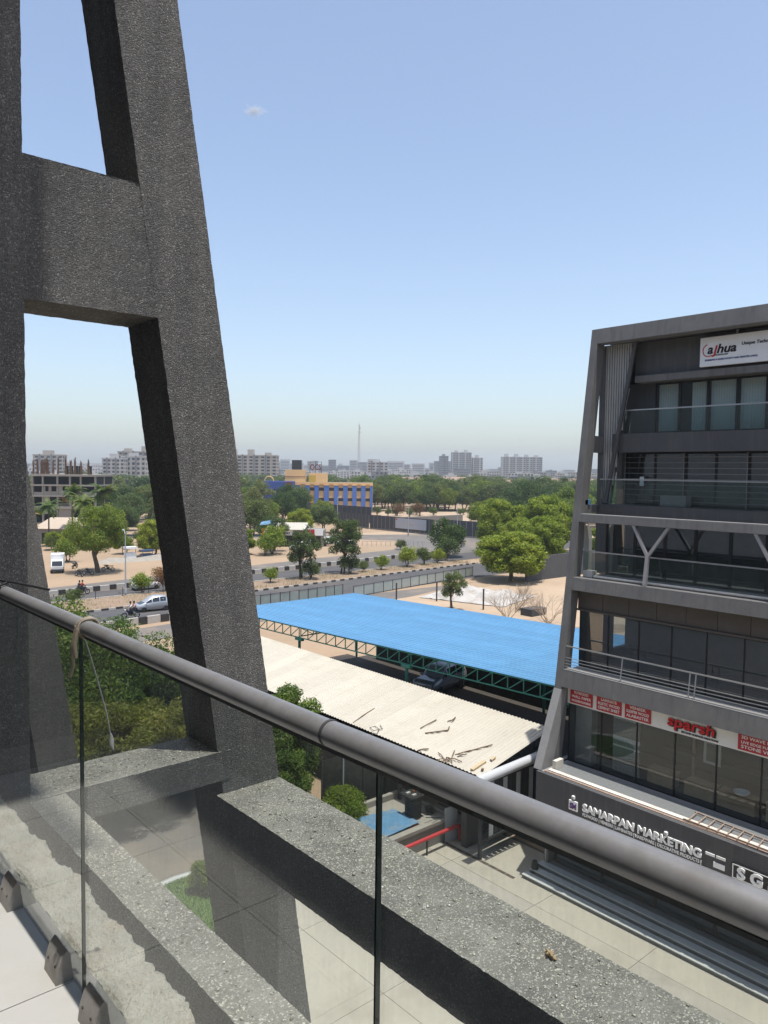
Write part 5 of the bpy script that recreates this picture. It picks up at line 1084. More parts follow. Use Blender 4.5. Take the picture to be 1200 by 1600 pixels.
def moto_parts(paint):
    P = []; w = MB().tube(ring((0, 0, 0), .25, .05), .05, 8, cap=False).mesh('tyre', 'tyre'); sp = MB()
    for k in range(6): a = k*math.pi/3; sp.bar((0, 0, 0), (.22*math.cos(a), 0, .22*math.sin(a)), .018)
    sp.tube([(0, -.05, 0), (0, .05, 0)], .04, 8); P.append(('wheel', w, (.64, 0, .30), ('rim', sp.mesh('rim', 'chrome')))); P.append(('wheel', w, (-.62, 0, .30), ('rim', P[0][3][1])))
    P.append(('engine', MB().box(-.18, -.13, .30, .22, .13, .62).tube([(.1, .16, .32), (-.3, .18, .30), (-.75, .18, .36)], .04, 8).mesh('engine', 'dark_steel'), (0, 0, 0), None))
    P.append(('frame', MB().tube([(.46, 0, .85), (.15, 0, .68), (-.3, 0, .62), (-.7, 0, .72)], .03, 6).tube([(-.62, .07, .3), (-.2, .07, .42)], .025, 6).tube([(-.62, -.07, .3), (-.2, -.07, .42)], .025, 6).mesh('frame', 'bike_black'), (0, 0, 0), None))
    P.append(('fuel_tank', MB().lathe([(.02, -.3), (.12, -.2), (.15, 0), (.14, .15), (.04, .24)], n=10).mesh('fuel_tank', paint), 'tank', None))
    P.append(('seat', MB().hexa([(-.72, -.10, .76), (.02, -.08, .74), (.02, .08, .74), (-.72, .10, .76), (-.70, -.12, .86), (.02, -.10, .82), (.02, .10, .82), (-.70, .12, .86)]).mesh('seat', 'black_rubber'), (0, 0, 0), None))
    P.append(('fork', MB().tube([(.64, .07, .30), (.46, .07, .92)], .022, 6).tube([(.64, -.07, .30), (.46, -.07, .92)], .022, 6).mesh('fork', 'chrome'), (0, 0, 0), None))
    P.append(('handlebar', MB().tube([(.34, .36, 1.02), (.44, .2, 1.0), (.45, -.2, 1.0), (.34, -.36, 1.02)], .017, 6).mesh('handlebar', 'bike_black'), (0, 0, 0), None))
    P.append(('headlight', MB().tube([(.50, 0, .88), (.60, 0, .88), (.62, 0, .88)], [.06, .09, .085], 10).mesh('headlight', 'lamp_clear'), (0, 0, 0), None))
    P.append(('mudguard', MB().tube([(.64+.31*math.cos(t), 0, .30+.31*math.sin(t)) for t in (.4, .9, 1.4, 1.9, 2.4)], .045, 6).mesh('mudguard', paint), (0, 0, 0), None)); return P
MP = {}
def moto(label, loc, rot, paint='bike_black', group=None, lean=0.):
    if paint not in MP: MP[paint] = moto_parts(paint)
    r = thing('motorcycle', label, 'motorcycle', loc, rot, group); r.rotation_euler = (lean, 0, rot)
    for nm_, me, at, sub in MP[paint]:
        o = bpy.data.objects.new(nm_, me); COL.objects.link(o); o.parent = r
        if at == 'tank': o.location = (.22, 0, .80); o.rotation_euler = (0, math.radians(98), 0)
        else: o.location = at
        if sub: q = bpy.data.objects.new(sub[0], sub[1]); COL.objects.link(q); q.parent = o
    return r
def skin_mesh(nm, J, Eg, mat, parent, root=0):
    me = bpy.data.meshes.new(nm); ks = list(J); me.from_pydata([J[k][0] for k in ks], [(ks.index(a), ks.index(b)) for a, b in Eg], []); me.materials.append(M(mat))
    o = bpy.data.objects.new(nm, me); COL.objects.link(o); o.parent = parent; sk = o.modifiers.new('skin', 'SKIN'); sk.use_smooth_shade = True
    for i, k in enumerate(ks):
        v = me.skin_vertices[0].data[i]; v.radius = (J[k][1], J[k][1]); v.use_root = (i == root)
    sb_ = o.modifiers.new('sub', 'SUBSURF'); sb_.levels = 1; sb_.render_levels = 1; return o
def rider(label, loc, rot, shirt, trousers, dx=0., reach=True, helmet=None):
    p = thing('person', label, 'person', loc, rot); J = {}; Eg = []
    J['pelvis'] = ((dx, 0, .90), .135); J['waist'] = ((dx+.04, 0, 1.06), .125); J['chest'] = ((dx+.10, 0, 1.28), .14); J['neck'] = ((dx+.13, 0, 1.45), .055); J['head'] = ((dx+.16, 0, 1.56), .085); J['crown'] = ((dx+.16, 0, 1.66), .085)
    Eg += [('pelvis', 'waist'), ('waist', 'chest'), ('chest', 'neck'), ('neck', 'head'), ('head', 'crown')]
    for s, t in ((1, 'l'), (-1, 'r')):
        hand = (dx+.52, s*.32, 1.04) if reach else (dx+.36, s*.12, 1.15)
        J['sh'+t] = ((dx+.10, s*.18, 1.37), .062); J['el'+t] = ((dx+.26, s*.30, 1.16), .046); J['wr'+t] = ((hand[0]-.06, hand[1], hand[2]+.01), .032); J['pa'+t] = (hand, .034)
        Eg += [('chest', 'sh'+t), ('sh'+t, 'el'+t), ('el'+t, 'wr'+t), ('wr'+t, 'pa'+t)]
        for f in range(5):
            J['f%d%s' % (f, t)] = ((hand[0]+.05+(.015 if f in (1, 2) else 0), hand[1]+(f-2)*.020, hand[2]-.01 if f else hand[2]-.03), .009); Eg.append(('pa'+t, 'f%d%s' % (f, t)))
        J['hi'+t] = ((dx+.02, s*.11, .88), .095); J['kn'+t] = ((dx+.40, s*.19, .76), .066); J['an'+t] = ((dx+.22, s*.19, .36), .042); J['to'+t] = ((dx+.38, s*.20, .32), .036)
        Eg += [('pelvis', 'hi'+t), ('hi'+t, 'kn'+t), ('kn'+t, 'an'+t), ('an'+t, 'to'+t)]
    skin_mesh('body', J, Eg, 'skin', p)
    JS = {k: (v[0], v[1]*1.10+.006) for k, v in J.items() if k in ('waist', 'chest', 'pelvis') or k[:2] in ('sh', 'el')}; skin_mesh('shirt', JS, [e for e in Eg if e[0] in JS and e[1] in JS], shirt, p)
    JT = {k: (v[0], v[1]*1.10+.008) for k, v in J.items() if k == 'pelvis' or k[:2] in ('hi', 'kn', 'an')}; skin_mesh('trousers', JT, [e for e in Eg if e[0] in JT and e[1] in JT], trousers, p)
    hx, hz = dx+.15, 1.63
    link('helmet' if helmet else 'hair', MB().lathe([(.02, .125 if not helmet else .15), (.07, .11), (.105, .05), (.108, -.01), (.10, -.05)][::-1], (hx-.01, 0, hz), 14).mesh('hair', helmet or 'hair'), p, False)
    link('nose', MB().hexa([(hx+.085, -.014, 1.575), (hx+.085, .014, 1.575), (hx+.085, .014, 1.575), (hx+.085, -.014, 1.575), (hx+.115, -.012, 1.58), (hx+.115, .012, 1.58), (hx+.09, .006, 1.62), (hx+.09, -.006, 1.62)]).mesh('nose', 'skin'), p, False)
    return p
a = math.pi-.12
moto('black motorcycle ridden just ahead of the silver car', (31.2, 73.9, .012), a)
rider('person in a white top riding ahead of the silver car', (31.2, 73.9, .012), a, 'cloth_white', 'cloth_dark', -.10)
rider('passenger in a pink top seated behind the white top rider', (31.2, 73.9, .012), a, 'cloth_pink', 'cloth_dark', -.46, False)
moto('black motorcycle carrying two people past the striped kerb', (32.6, 91.2, .012), .08)
rider('person in a red shirt riding past the striped kerb', (32.6, 91.2, .012), .08, 'cloth_red', 'cloth_dark', -.10)
rider('dark clothed passenger seated behind the red shirt rider', (32.6, 91.2, .012), .08, 'cloth_dark', 'cloth_dark', -.46, False)
for k, (x, y, r, lb) in enumerate(((37.7, 106.6, 1.9, 'parked motorcycle in the tree shade, nearest the road'), (39.2, 107.3, 2.2, 'parked motorcycle in the tree shade, close left of the trunk'), (38.4, 115.5, 1.0, 'parked motorcycle behind the shade, nearest the truck'), (40.3, 115.8, .8, 'parked motorcycle behind the shade, second from the truck'), (42.9, 109.6, 2.5, 'parked motorcycle right of the shade tree trunk'))):
    moto(lb, (x, y, 0), r, 'bike_black', 'motorcycles parked under the shade tree', .12)
# ------------------------------------------------------------------ lamp posts and poles
def lamp(label, x, y, h, rot, twin=True, z=.12):
    r = thing('street_lamp', label, 'street lamp', (x, y, z), rot); link('pole', MB().tube([(0, 0, 0), (0, 0, h*.6), (0, 0, h)], [.10, .075, .05], 10).mesh('pole', 'grey_panel'), r, False)
    for s in ((1, -1) if twin else (1,)):
        link('arm', MB().tube([(0, 0, h-.05), (s*.6, 0, h+.22), (s*1.5, 0, h+.35)], .035, 8).mesh('arm', 'grey_panel'), r, False); link('lamp_head', MB().hexa([(s*1.4, -.12, h+.28), (s*2.0, -.10, h+.34), (s*2.0, .10, h+.34), (s*1.4, .12, h+.28), (s*1.4, -.10, h+.40), (s*2.0, -.07, h+.42), (s*2.0, .07, h+.42), (s*1.4, .10, h+.40)]).mesh('lamp_head', 'grey_panel'), r, False)
    link('base_box', MB().box(-.16, -.12, .3, .16, .12, .75).mesh('base_box', 'grey_panel'), r, False)
lamp('twin arm street lamp on the median in front of the shade tree', 36.2, 87.2, 7.2, 1.3); lamp('twin arm street lamp between the two sparse median trees', 62.6, 87.0, 6.8, 1.3)
lamp('street lamp standing before the dark hoarding under the blue building', 116, 150, 8.2, .4, False, 0); lamp('street lamp in front of the white hoarding board', 121, 129.6, 7.0, .4, False, 0); lamp('street lamp right of the hoarding board, by the dark tree', 121.5, 114.6, 7.4, .4, False, 0)
for k in range(8):
    tag(MB().bar((26.0+k*3.2, E_mf(26.0+k*3.2)-.6, .1), (26.0+k*3.2, E_mf(26+k*3.2)-.6, 1.15), .06).build('median_post', 'dark_steel'), 'short dark fence post on the median in front of the shade tree', 'post', 'short dark posts on the median')

# ------------------------------------------------------------------ shops, hoarding, blue building
worn('wall_orange', (.72, .46, .22), .06, .4, .85); worn('wall_yellow', (.50, .33, .06), .08, .5, .85); worn('wall_blue', (.08, .17, .46), .08, .4, .8); worn('wall_darkblue', (.04, .075, .26), .08, .4, .8); worn('wall_maroon', (.17, .045, .045), .1, .5, .8)
worn('hoarding', (.050, .053, .062), .12, .7, .6); worn('hoarding_light', (.13, .135, .145), .12, .7, .6); worn('board_white', (.40, .42, .46), .05, .5, .5)
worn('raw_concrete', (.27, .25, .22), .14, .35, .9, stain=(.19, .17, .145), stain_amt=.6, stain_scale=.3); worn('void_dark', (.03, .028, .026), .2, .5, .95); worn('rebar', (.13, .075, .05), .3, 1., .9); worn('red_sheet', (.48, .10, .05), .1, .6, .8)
worn('house_wall', (.27, .26, .24), .12, .5, .9); worn('house_roof', (.40, .33, .26), .08, .6, .9); worn('tower_cream', (.36, .325, .28), .06, .06, .9); worn('tower_grey', (.17, .17, .185), .06, .06, .9); worn('tower_white', (.42, .41, .40), .05, .06, .9); worn('roof_tile', (.27, .19, .145), .12, .3, .9)
FB = MB
def wall_frame(p, q):
    p = Vector((p[0], p[1], 0)); q = Vector((q[0], q[1], 0)); L = (q-p).length; d = (q-p)/L; n = Vector((d.y, -d.x, 0))   # n faces the viewer side
    def at(s, z, o=0.): return p+d*s+n*o+Vector((0, 0, z))
    return at, L
def slabp(b, at, s0, s1, z0, z1, o0, o1, mi=0):
    return b.hexa([at(s0, z0, o1), at(s1, z0, o1), at(s1, z0, o0), at(s0, z0, o0), at(s0, z1, o1), at(s1, z1, o1), at(s1, z1, o0), at(s0, z1, o0)], mi)
at, L = wall_frame((156.7, 228.3), (178.1, 209.8)); kx = L/(1092-350.)
BB = thing('blue_building', 'orange and blue striped three storey building behind the hoarding', 'building', (167, 219, 0))
slabp(FB(), at, 0, L, 0, 10.4, -14, 0).build('wall', 'wall_orange', BB); slabp(FB(), at, 0, L, 9.85, 10.55, 0.002, .5).build('cornice', 'wall_orange', BB); slabp(FB(), at, .1, L-.1, 10.4, 10.42, -13.9, -.1).build('roof', 'room_roof', BB)
for (a_, c_) in ((365, 412), (460, 500), (547, 587), (637, 682), (730, 772), (817, 858), (902, 942), (985, 1025), (1068, 1092)):
    s0, s1 = (a_-350)*kx, (c_-350)*kx; slabp(FB(), at, s0, s1, 0, 9.5, .01, .55).build('pilaster', 'wall_blue', BB)
    slabp(FB(), at, s0-.15, s1+.15, 9.5, 9.84, .003, .62).build('pilaster_cap', 'wall_orange', BB)
for k, (a_, c_) in enumerate(((412, 460), (500, 547), (587, 637), (682, 730), (772, 817), (858, 902), (942, 985), (1025, 1068))):
    s0, s1 = (a_-350)*kx+.05, (c_-350)*kx-.05
    for z0, z1 in ((7.55, 8.7), (3.85, 5.0)):
        if k == 1 and z0 < 5: slabp(FB(), at, s0, s1, 1.0, 6.0, .005, .08).build('tall_panel', 'wall_yellow', BB); continue
        w = slabp(FB(), at, s0, s1, z0, z1, .002, .06).build('window', 'window_dark', BB); slabp(FB(), at, s0-.03, s1+.03, z0-.14, z0-.01, .003, .22).build('sill', 'wall_orange', w)
        for j in (1, 2): slabp(FB(), at, s0+(s1-s0)*j/3-.03, s0+(s1-s0)*j/3+.03, z0, z1, .061, .09).build('mullion', 'wall_maroon', w)
at2, L2 = wall_frame((157.4, 234.9), (162.9, 230.1)); slabp(FB(), at2, 0, L2, 10.2, 15.0, -5, 0).build('stair_block', 'wall_orange', BB); slabp(FB(), at2, -.1, L2+.1, 12.4, 12.55, .002, .1).build('stair_band', 'wall_maroon', BB)
at3, L3 = wall_frame((163.9, 229.0), (168.9, 224.7)); slabp(FB(), at3, 0, L3, 10.42, 13.8, -4, 0).build('roof_block', 'wall_orange', BB); slabp(FB(), at3, .1, L3*.38, 10.43, 13.0, .01, .1).build('yellow_panel', 'wall_yellow', BB)
at4, L4 = wall_frame((159.4, 233.4), (162.0, 231.1)); slabp(FB(), at4, 0, L4, 15.0, 18.5, -2.5, 0).build('water_tank_block', 'window_dark', BB)
fr_ = FB()
for s in (0, 2.1, 4.2): fr_.bar(at3(s+.3, 13.8, -.5), at3(s+.3, 18.0, -.5), .12)
for z in (15.2, 17.9): fr_.bar(at3(.3, z, -.5), at3(4.5, z, -.5), .1)
fr_.build('sign_frame', 'dark_steel', BB)
dvec = (at3(1, 0)-at3(0, 0))
text_part('roof_letters', 'OCS', 2.9, 'wall_maroon', at3(.4, 15.0, -.3), BB, .05, 0, .3, width=4.0, right=dvec)
at5, L5 = wall_frame((143.3, 227.0), (150.8, 220.5)); BW = thing('blue_wing', 'dark blue block left of the orange and blue building', 'building', (147, 224, 0))
slabp(FB(), at5, 0, L5, 0, 10.9, -9, 0).build('wall', 'wall_darkblue', BW); slabp(FB(), at5, L5*.76, L5*.98, 4, 10.7, .005, .25).build('maroon_panel', 'wall_maroon', BW); slabp(FB(), at5, 0, L5, 3.9, 4.5, .003, .3).build('band', 'wall_orange', BW)
for k in range(3): slabp(FB(), at5, 1.2+k*1.9, 2.2+k*1.9, 6.2, 8.2, .003, .08).build('window', 'window_dark', BW)
slabp(FB(), at5, .4, 4.4, 7.0, 7.6, .081, .2).build('sign_strip', 'room_roof', BW)
b = FB(); b.tube([at5(1.9+1.5*math.cos(t), 11.0+1.6*math.sin(t), -.2) for t in [q*math.pi/8 for q in range(9)]], .16, 6); b.build('roof_arch', 'wall_orange', BW)
tag(slabp(FB(), *(wall_frame((150.7, 220.6), (156.6, 228.2))[0],), 0, 1, 0, .2, 0, .1).build('plinth', 'wall_orange', BB)); 
# hoarding fence: panels between posts, with a white board
def hoarding_run(root, p, q, h, n, light=False):
    at, L = wall_frame(p, q); s = L/n
    for k in range(n):
        slabp(FB(), at, k*s+.04, (k+1)*s-.22, .35, h, 0, .06).build('panel', 'hoarding', root); slabp(FB(), at, (k+1)*s-.19, (k+1)*s+.01, .35, h-.1, -.05, .02).build('post', 'hoarding_light', root)
    slabp(FB(), at, 0, L, 0, .35, -.1, .12).build('footing', 'room_wall', root); slabp(FB(), at, 0, L, h-.28, h-.02, -.12, -.06).build('rail', 'hoarding', root)
    return at, L
HF = thing('hoarding_fence', 'dark slatted hoarding fence along the side road with a white board', 'fence', (127, 138, 0))
ah, Lh = hoarding_run(HF, (127.0, 150.5), (127.3, 127.5), 3.7, 15); hoarding_run(HF, (135, 190), (127.0, 150.9), 3.6, 22)
BO = thing('hoarding_board', 'white advertising board with a faint red crest on the dark hoarding', 'sign', (126.9, 135, .8))
slabp(FB(), ah, 9.9, 20.6, .95, 3.45, .2, .28).build('panel', 'board_white', BO); slabp(FB(), ah, 9.7, 20.8, .7, 3.65, .07, .19).build('backing', 'hoarding', BO)
slabp(FB(), ah, 10.1, 10.55, 2.95, 3.3, .281, .30).build('red_mark', 'letter_red', BO)
b = FB(); b.tube([ah(15.2+1.1*math.cos(t), 2.25+.36*math.sin(t), .29) for t in [q*math.pi/8 for q in range(17)]], .04, 5); b.build('faint_crest', 'rb_wood', BO)
HF2 = thing('hoarding_fence', 'second dark hoarding right of the gateway, behind the dark tree', 'fence', (127, 122, 0)); hoarding_run(HF2, (128.3, 125.8), (132, 104), 3.8, 13)
HF3 = thing('hoarding_fence', 'higher dark hoarding wall directly below the blue building', 'fence', (145, 180, 0)); hoarding_run(HF3, (142, 203), (141, 166.5), 4.6, 16)
GPT = tag(MB().box(127.6, 126.3, 0, 128.3, 127.2, 3.2).build('gateway_post', 'letter_white'), 'white gateway post in the gap of the hoarding', 'post')
tag(MB().box(146, 160, 0, 172, 160.5, 1.9).build('compound_wall', 'room_wall'), 'low grey compound wall behind the hoarding', 'wall')
sheet('sand_lot', [(150, 168), (240, 130), (268, 190), (196, 232)], .03, 'yard_sand', 'bright sandy lot under the belt trees')
tag(MB().hexa([(176, 158, 0), (192, 150, 0), (196, 156, 0), (180, 164, 0), (179, 159, 1.4), (190, 153, 1.6), (192, 155, 1.5), (181, 162, 1.3)]).build('earth_heap', 'soil'), 'reddish brown earth heap under the belt trees', 'earth heap')
# shops by the road
at6, L6 = wall_frame((80.7, 128.2), (89.8, 120.4)); SH = thing('shop_row', 'low roadside shops with a white roof behind the sparse trees', 'building', (85, 125, 0))
slabp(FB(), at6, 0, L6, 0, 3.2, -6, 0).build('wall', 'room_wall', SH); slabp(FB(), at6, .4, 3.0, 0, 2.1, .003, .05).build('doorway', 'void_dark', SH); slabp(FB(), at6, 3.4, 6.4, 0, 2.1, .003, .05).build('doorway', 'void_dark', SH); slabp(FB(), at6, 7.0, 11.4, 0, 2.1, .003, .05).build('doorway', 'void_dark', SH)
b = FB(); b.hexa([at6(.8, 3.3, 1.0), at6(L6*.7, 3.3, 1.0), at6(L6*.7, 4.2, -6.5), at6(.8, 4.2, -6.5), at6(.8, 3.4, 1.0), at6(L6*.7, 3.4, 1.0), at6(L6*.7, 4.3, -6.5), at6(.8, 4.3, -6.5)]); b.build('roof', 'roof_white', SH)
for k, (s0, s1, m, tx, tm, lb) in enumerate(((.0, 3.0, 'sign_red', 'MCL', 'letter_white', 'red shop board with white letters behind the bright shrub'), (3.05, 6.0, 'letter_white', 'ARCHITECT', 'letter_black', 'white shop board with dark lettering next to the red one'), (9.0, 10.2, 'sign_red', '', 'letter_white', 'small red shop board behind the sparse trees'), (10.25, 11.9, 'letter_white', '', 'letter_black', 'small white shop board right of the small red one'))):
    s = thing('shop_board', lb, 'sign', at6(s0, 2.2, .4)); slabp(FB(), at6, s0, s1, 2.25, 3.45, .3, .42).build('panel', m, s)
    if tx: text_part('lettering', tx, .8 if k == 0 else .5, tm, at6(s0+.35, 2.45, .44), s, .03, .15, .04, width=(s1-s0)*.72, right=(at6(1, 0)-at6(0, 0)))
b = FB(); b.hexa([at6(-1, 3.9, -3), at6(2.4, 4.3, -3), at6(2.4, 4.6, -6), at6(-1, 4.2, -6), at6(-1, 4.0, -3), at6(2.4, 4.9, -3.4), at6(2.4, 5.1, -5.6), at6(-1, 4.4, -6)])
tag(b.build('tarpaulin_cover', 'sheet_blue_pale'), 'light blue tarpaulin over the shops beside the leaning leg', 'tarpaulin')
for k in range(12):
    pass
TF = thing('traffic_railing', 'low grey railing along the side road beside the sandy corner', 'railing', (100, 118, 0))
for k in range(14): MB().bar((97+k*.75, 117.2-k*.55, 0), (97+k*.75, 117.2-k*.55, 1.0), .06).build('post', 'grey_panel', TF)
MB().bar((97, 117.2, 1.0), (106.8, 110.1, 1.0), .06).build('top_bar', 'grey_panel', TF)
# ------------------------------------------------------------------ concrete skeleton under construction
ac, Lc = wall_frame((62.8, 211.0), (75.1, 200.2)); CB = thing('unfinished_building', 'unfinished concrete frame building with rust coloured rebar on top', 'building', (69, 206, 0))
cols = [0, 2.7, 6.5, 9.8, 12.6, Lc]
for z0, z1 in ((12.55, 13.1), (10.0, 10.4), (7.2, 7.6), (4.1, 4.7), (.0, .3)): slabp(FB(), ac, -.4, Lc+.3, z0, z1, -13, .35).build('floor_slab', 'raw_concrete', CB)
for d_ in (0, -6, -12.4):
    for s in cols: slabp(FB(), ac, s-.22, s+.22, 0.3, 12.55, d_-.45, d_).build('column', 'raw_concrete', CB)
slabp(FB(), ac, 0, Lc, .3, 12.5, -12.9, -12.6).build('rear_shade_wall', 'void_dark', CB); slabp(FB(), ac, 0, .2, .3, 12.5, -12.5, -1).build('rear_shade_wall', 'void_dark', CB); slabp(FB(), ac, Lc-.2, Lc, .3, 12.5, -12.5, -1).build('rear_shade_wall', 'void_dark', CB); slabp(FB(), ac, .3, Lc-.3, .35, 12.5, -5.4, -5.2).build('inner_wall', 'void_dark', CB)  # near-black walls stand in for the shade inside the open floors
for s0, s1, z0, z1 in ((2.95, 6.3, 7.6, 8.6), (6.75, 9.5, 7.6, 8.6), (10.0, 12.3, 7.6, 8.6), (12.9, 16.1, 7.6, 8.5), (2.95, 3.3, 8.6, 10), (4.2, 4.9, 8.6, 10), (6.75, 7.8, 8.6, 10), (10.0, 10.5, 8.6, 10), (11.1, 11.5, 8.6, 10), (.3, 2.4, 7.6, 8.4), (2.95, 4.4, 4.7, 7.2), (10.0, 11, 4.7, 7.2), (2.95, 6.3, 2.7, 4.1), (6.8, 9.5, .3, 4.1)):
    slabp(FB(), ac, s0, s1, z0, z1, -.35, -.12).build('infill_wall', 'raw_concrete', CB)
slabp(FB(), ac, 6.9, 8.4, 5.8, 7.1, -2.2, -2.0).build('red_sheet', 'red_sheet', CB); slabp(FB(), ac, 8.8, 9.5, 5.6, 7.1, -2.2, -2.0).build('red_sheet', 'red_sheet', CB); slabp(FB(), ac, 4.5, 9.4, 4.7, 5.5, -3.2, -3.0).build('pale_sheet', 'house_roof', CB)
for k, s in enumerate((-.2, .9, 1.9, 2.3, 2.9, 3.3, 3.7, 5.0, 6.3, 8.2, 9.6, 10.7, 12.2, 14.3)):
    b = FB(); hh = 3.0+1.4*rnd.random()
    for j in range(14): b.bar(ac(s+rnd.uniform(-.3, .3), 13.1, -1-rnd.random()*.5), ac(s+rnd.uniform(-.25, .25), 13.1+hh*rnd.uniform(.75, 1.1), -1-rnd.random()*.5), .075)
    b.build('rebar_cage', 'rebar', CB)
for k, s in enumerate((8.3, 9.5, 10.8, 11.9, 14.4)): slabp(FB(), ac, s-.45, s+.45, 13.1, 15.3, -2, -1.6).build('column_shutter', 'void_dark', CB)
ah2, Lh2 = wall_frame((47.5, 157.2), (53.0, 152.3)); HS = thing('flat_house', 'small house with a pale flat roof behind the yellowing palm', 'house', (50, 155, 0))
slabp(FB(), ah2, 0, Lh2, 0, 3.0, -7, 0).build('wall', 'house_wall', HS)
b = FB(); b.hexa([ah2(-.5, 2.9, .8), ah2(Lh2+.3, 2.9, .8), ah2(Lh2+.3, 4.6, -7.5), ah2(-.5, 4.6, -7.5), ah2(-.5, 3.0, .8), ah2(Lh2+.3, 3.0, .8), ah2(Lh2+.3, 4.7, -7.5), ah2(-.5, 4.7, -7.5)]); b.build('roof', 'house_roof', HS)
slabp(FB(), ah2, 1.0, 2.0, 0, 2.1, .003, .06).build('door', 'void_dark', HS); slabp(FB(), ah2, 3.5, 5.0, 1.0, 2.0, .003, .06).build('window', 'window_dark', HS)
for k, (x, y, w, h, m, lb) in enumerate(((51, 121, 1.6, 2.2, 'car_white', 'white kiosk under the low bright green tree'), (54, 121.5, 1.8, 1.5, 'car_blue', 'blue covered cart right of the white kiosk'))):
    t = thing('kiosk', lb, 'kiosk', (x, y, 0)); MB().box(x-w/2, y-.6, 0, x+w/2, y+.6, h*.55).build('counter', m, t); MB().box(x-w/2-.1, y-.8, h*.85, x+w/2+.1, y+.7, h).build('canopy', m, t); 
    for sx in (-1, 1): MB().box(x+sx*(w/2-.06)-.03, y-.55, h*.55, x+sx*(w/2-.06)+.03, y-.49, h*.85).build('post', 'dark_steel', t)
tag(MB().add([(45, 118.5, 0), (60, 117.5, 0), (61, 120, 0), (45.5, 121, 0), (47, 119.5, .8), (51, 119.2, .5), (55, 119, .9), (59, 118.8, .4)], [(0, 1, 7, 6, 5, 4), (1, 2, 7), (2, 3, 4, 5, 6, 7), (3, 0, 4)]).build('rubble_bank', 'room_roof'), 'low bank of pale rubble behind the shade tree', 'rubble')
# ------------------------------------------------------------------ towers and city
def tower(label, p, q, h, dep, floors, bays, wall, accent, rootn='apartment_tower', pent=True, seed=0, z0=0.):
    at, L = wall_frame(p, q); rd = random.Random(seed); t = thing(rootn, label, 'building', at(L/2, 0, 0)); s = L/bays; fh = h/floors
    slabp(FB(), at, 0, L, z0, h, -dep, 0).build('wall', wall, t); w = FB(); f = FB(); g = FB(); ax, Ls = wall_frame(q, tuple((at(L, 0, -dep))[:2]))
    for k in range(bays):
        if k % 2 == 1: slabp(g, at, k*s+s*.05, k*s+s*.28, z0, h+1.2, .01, .9)
        for j in range(floors):
            z = j*fh
            slabp(w, at, k*s+s*.36, k*s+s*.88, z+fh*.30, z+fh*.80, .02, .25)
            if k % 2 == 0: slabp(f, at, k*s+s*.25, k*s+s*.98, z+fh*.05, z+fh*.26, .03, 1.1)
    nb = max(2, int(dep/s))
    for k in range(nb):
        for j in range(floors): slabp(w, ax, k*Ls/nb+Ls/nb*.3, k*Ls/nb+Ls/nb*.7, j*fh+fh*.3, j*fh+fh*.8, .02, .2)
    tag(w.build('windows', 'window_dark', t), kind='stuff'); tag(f.build('balconies', 'tower_white', t), kind='stuff'); g.build('fins', accent, t)
    if pent:
        for k in range(max(1, bays//3)): slabp(FB(), at, L*(k+.3)/max(1, bays//3), L*(k+.62)/max(1, bays//3), h, h+rd.uniform(3, 6), -dep*.7, -dep*.2).build('stair_head', wall, t)
    slabp(FB(), at, -.3, L+.3, h, h+.8, -dep-.3, .3).build('parapet', wall, t)
    return t
tower('pale apartment tower with grey fins behind the grove, beside the dark leg side', (279, 688), (303, 667.5), 29, 16, 9, 7, 'tower_cream', 'tower_grey', seed=1)
tower('pale apartment tower with grey fins right of the leaning leg', (352, 624), (388, 593), 27, 18, 9, 9, 'tower_cream', 'tower_grey', seed=2)
tower('white stepped apartment tower on the skyline, left of the pair', (872, 836), (895, 816), 44, 20, 13, 6, 'tower_white', 'tower_grey', seed=3)
tower('grey slab block left of the stepped tower', (858, 848), (868, 840), 38, 16, 11, 3, 'tower_grey', 'tower_grey', seed=4)
tower('lower white block right of the stepped tower', (896, 814), (908, 804), 36, 16, 11, 3, 'tower_white', 'tower_grey', seed=5)
tower('wide white apartment block with four roof heads, right of the pair', (931, 784), (978, 742.5), 38, 18, 12, 12, 'tower_white', 'tower_grey', seed=6)
tower('white and brown block behind the roof letters of the orange building', (620, 742), (640, 725), 25, 14, 7, 5, 'tower_white', 'wall_maroon', seed=7)
tower('white low block between the skeleton building and the grove', (262, 640), (278, 627), 24, 12, 6, 5, 'tower_white', 'tower_grey', seed=8)
tower('white block behind the rebar of the skeleton building', (246, 640), (260, 628), 22, 12, 7, 5, 'tower_white', 'tower_grey', seed=9)
tower('cream block behind the left end of the skeleton building', (236, 790), (258, 772), 26, 12, 7, 5, 'tower_cream', 'tower_grey', seed=10)
tower('grey block right of the white low block on the left', (285, 650), (298, 640), 23, 12, 7, 4, 'tower_cream', 'tower_grey', seed=11)
rc = random.Random(22)
for k in range(110):
    a = YAW+rc.uniform(-.49, .33); d = rc.uniform(760, 1500); w = rc.uniform(10, 30); h = rc.uniform(7, 14)+ (5 if d > 1150 else 0); c = Vector((d*math.sin(a), d*math.cos(a), 0)); dv = Vector((math.cos(a), -math.sin(a), 0))
    p = c-dv*w/2; q = c+dv*w/2; at_, L_ = wall_frame((p.x, p.y), (q.x, q.y)); wall = rc.choice(['tower_white', 'tower_white', 'tower_cream', 'tower_grey', 'tower_white'])
    b = FB(); slabp(b, at_, 0, L_, 0, h, -12, 0); nf = max(2, int(h/3.2)); nbay = max(3, int(w/3.5))
    slabp(b, at_, L_*.3, L_*.55, h, h+rc.uniform(1.5, 3.5), -8, -2)
    for j in range(nf):
        for i in range(nbay):
            if rc.random() < .85: slabp(b, at_, (i+.2)*L_/nbay, (i+.75)*L_/nbay, (j+.3)*h/nf, (j+.78)*h/nf, .02, .2, 1)
    tag(b.build('city_block', [wall, 'window_dark']), 'pale low rise block in the distant city band', 'building', 'distant city blocks')
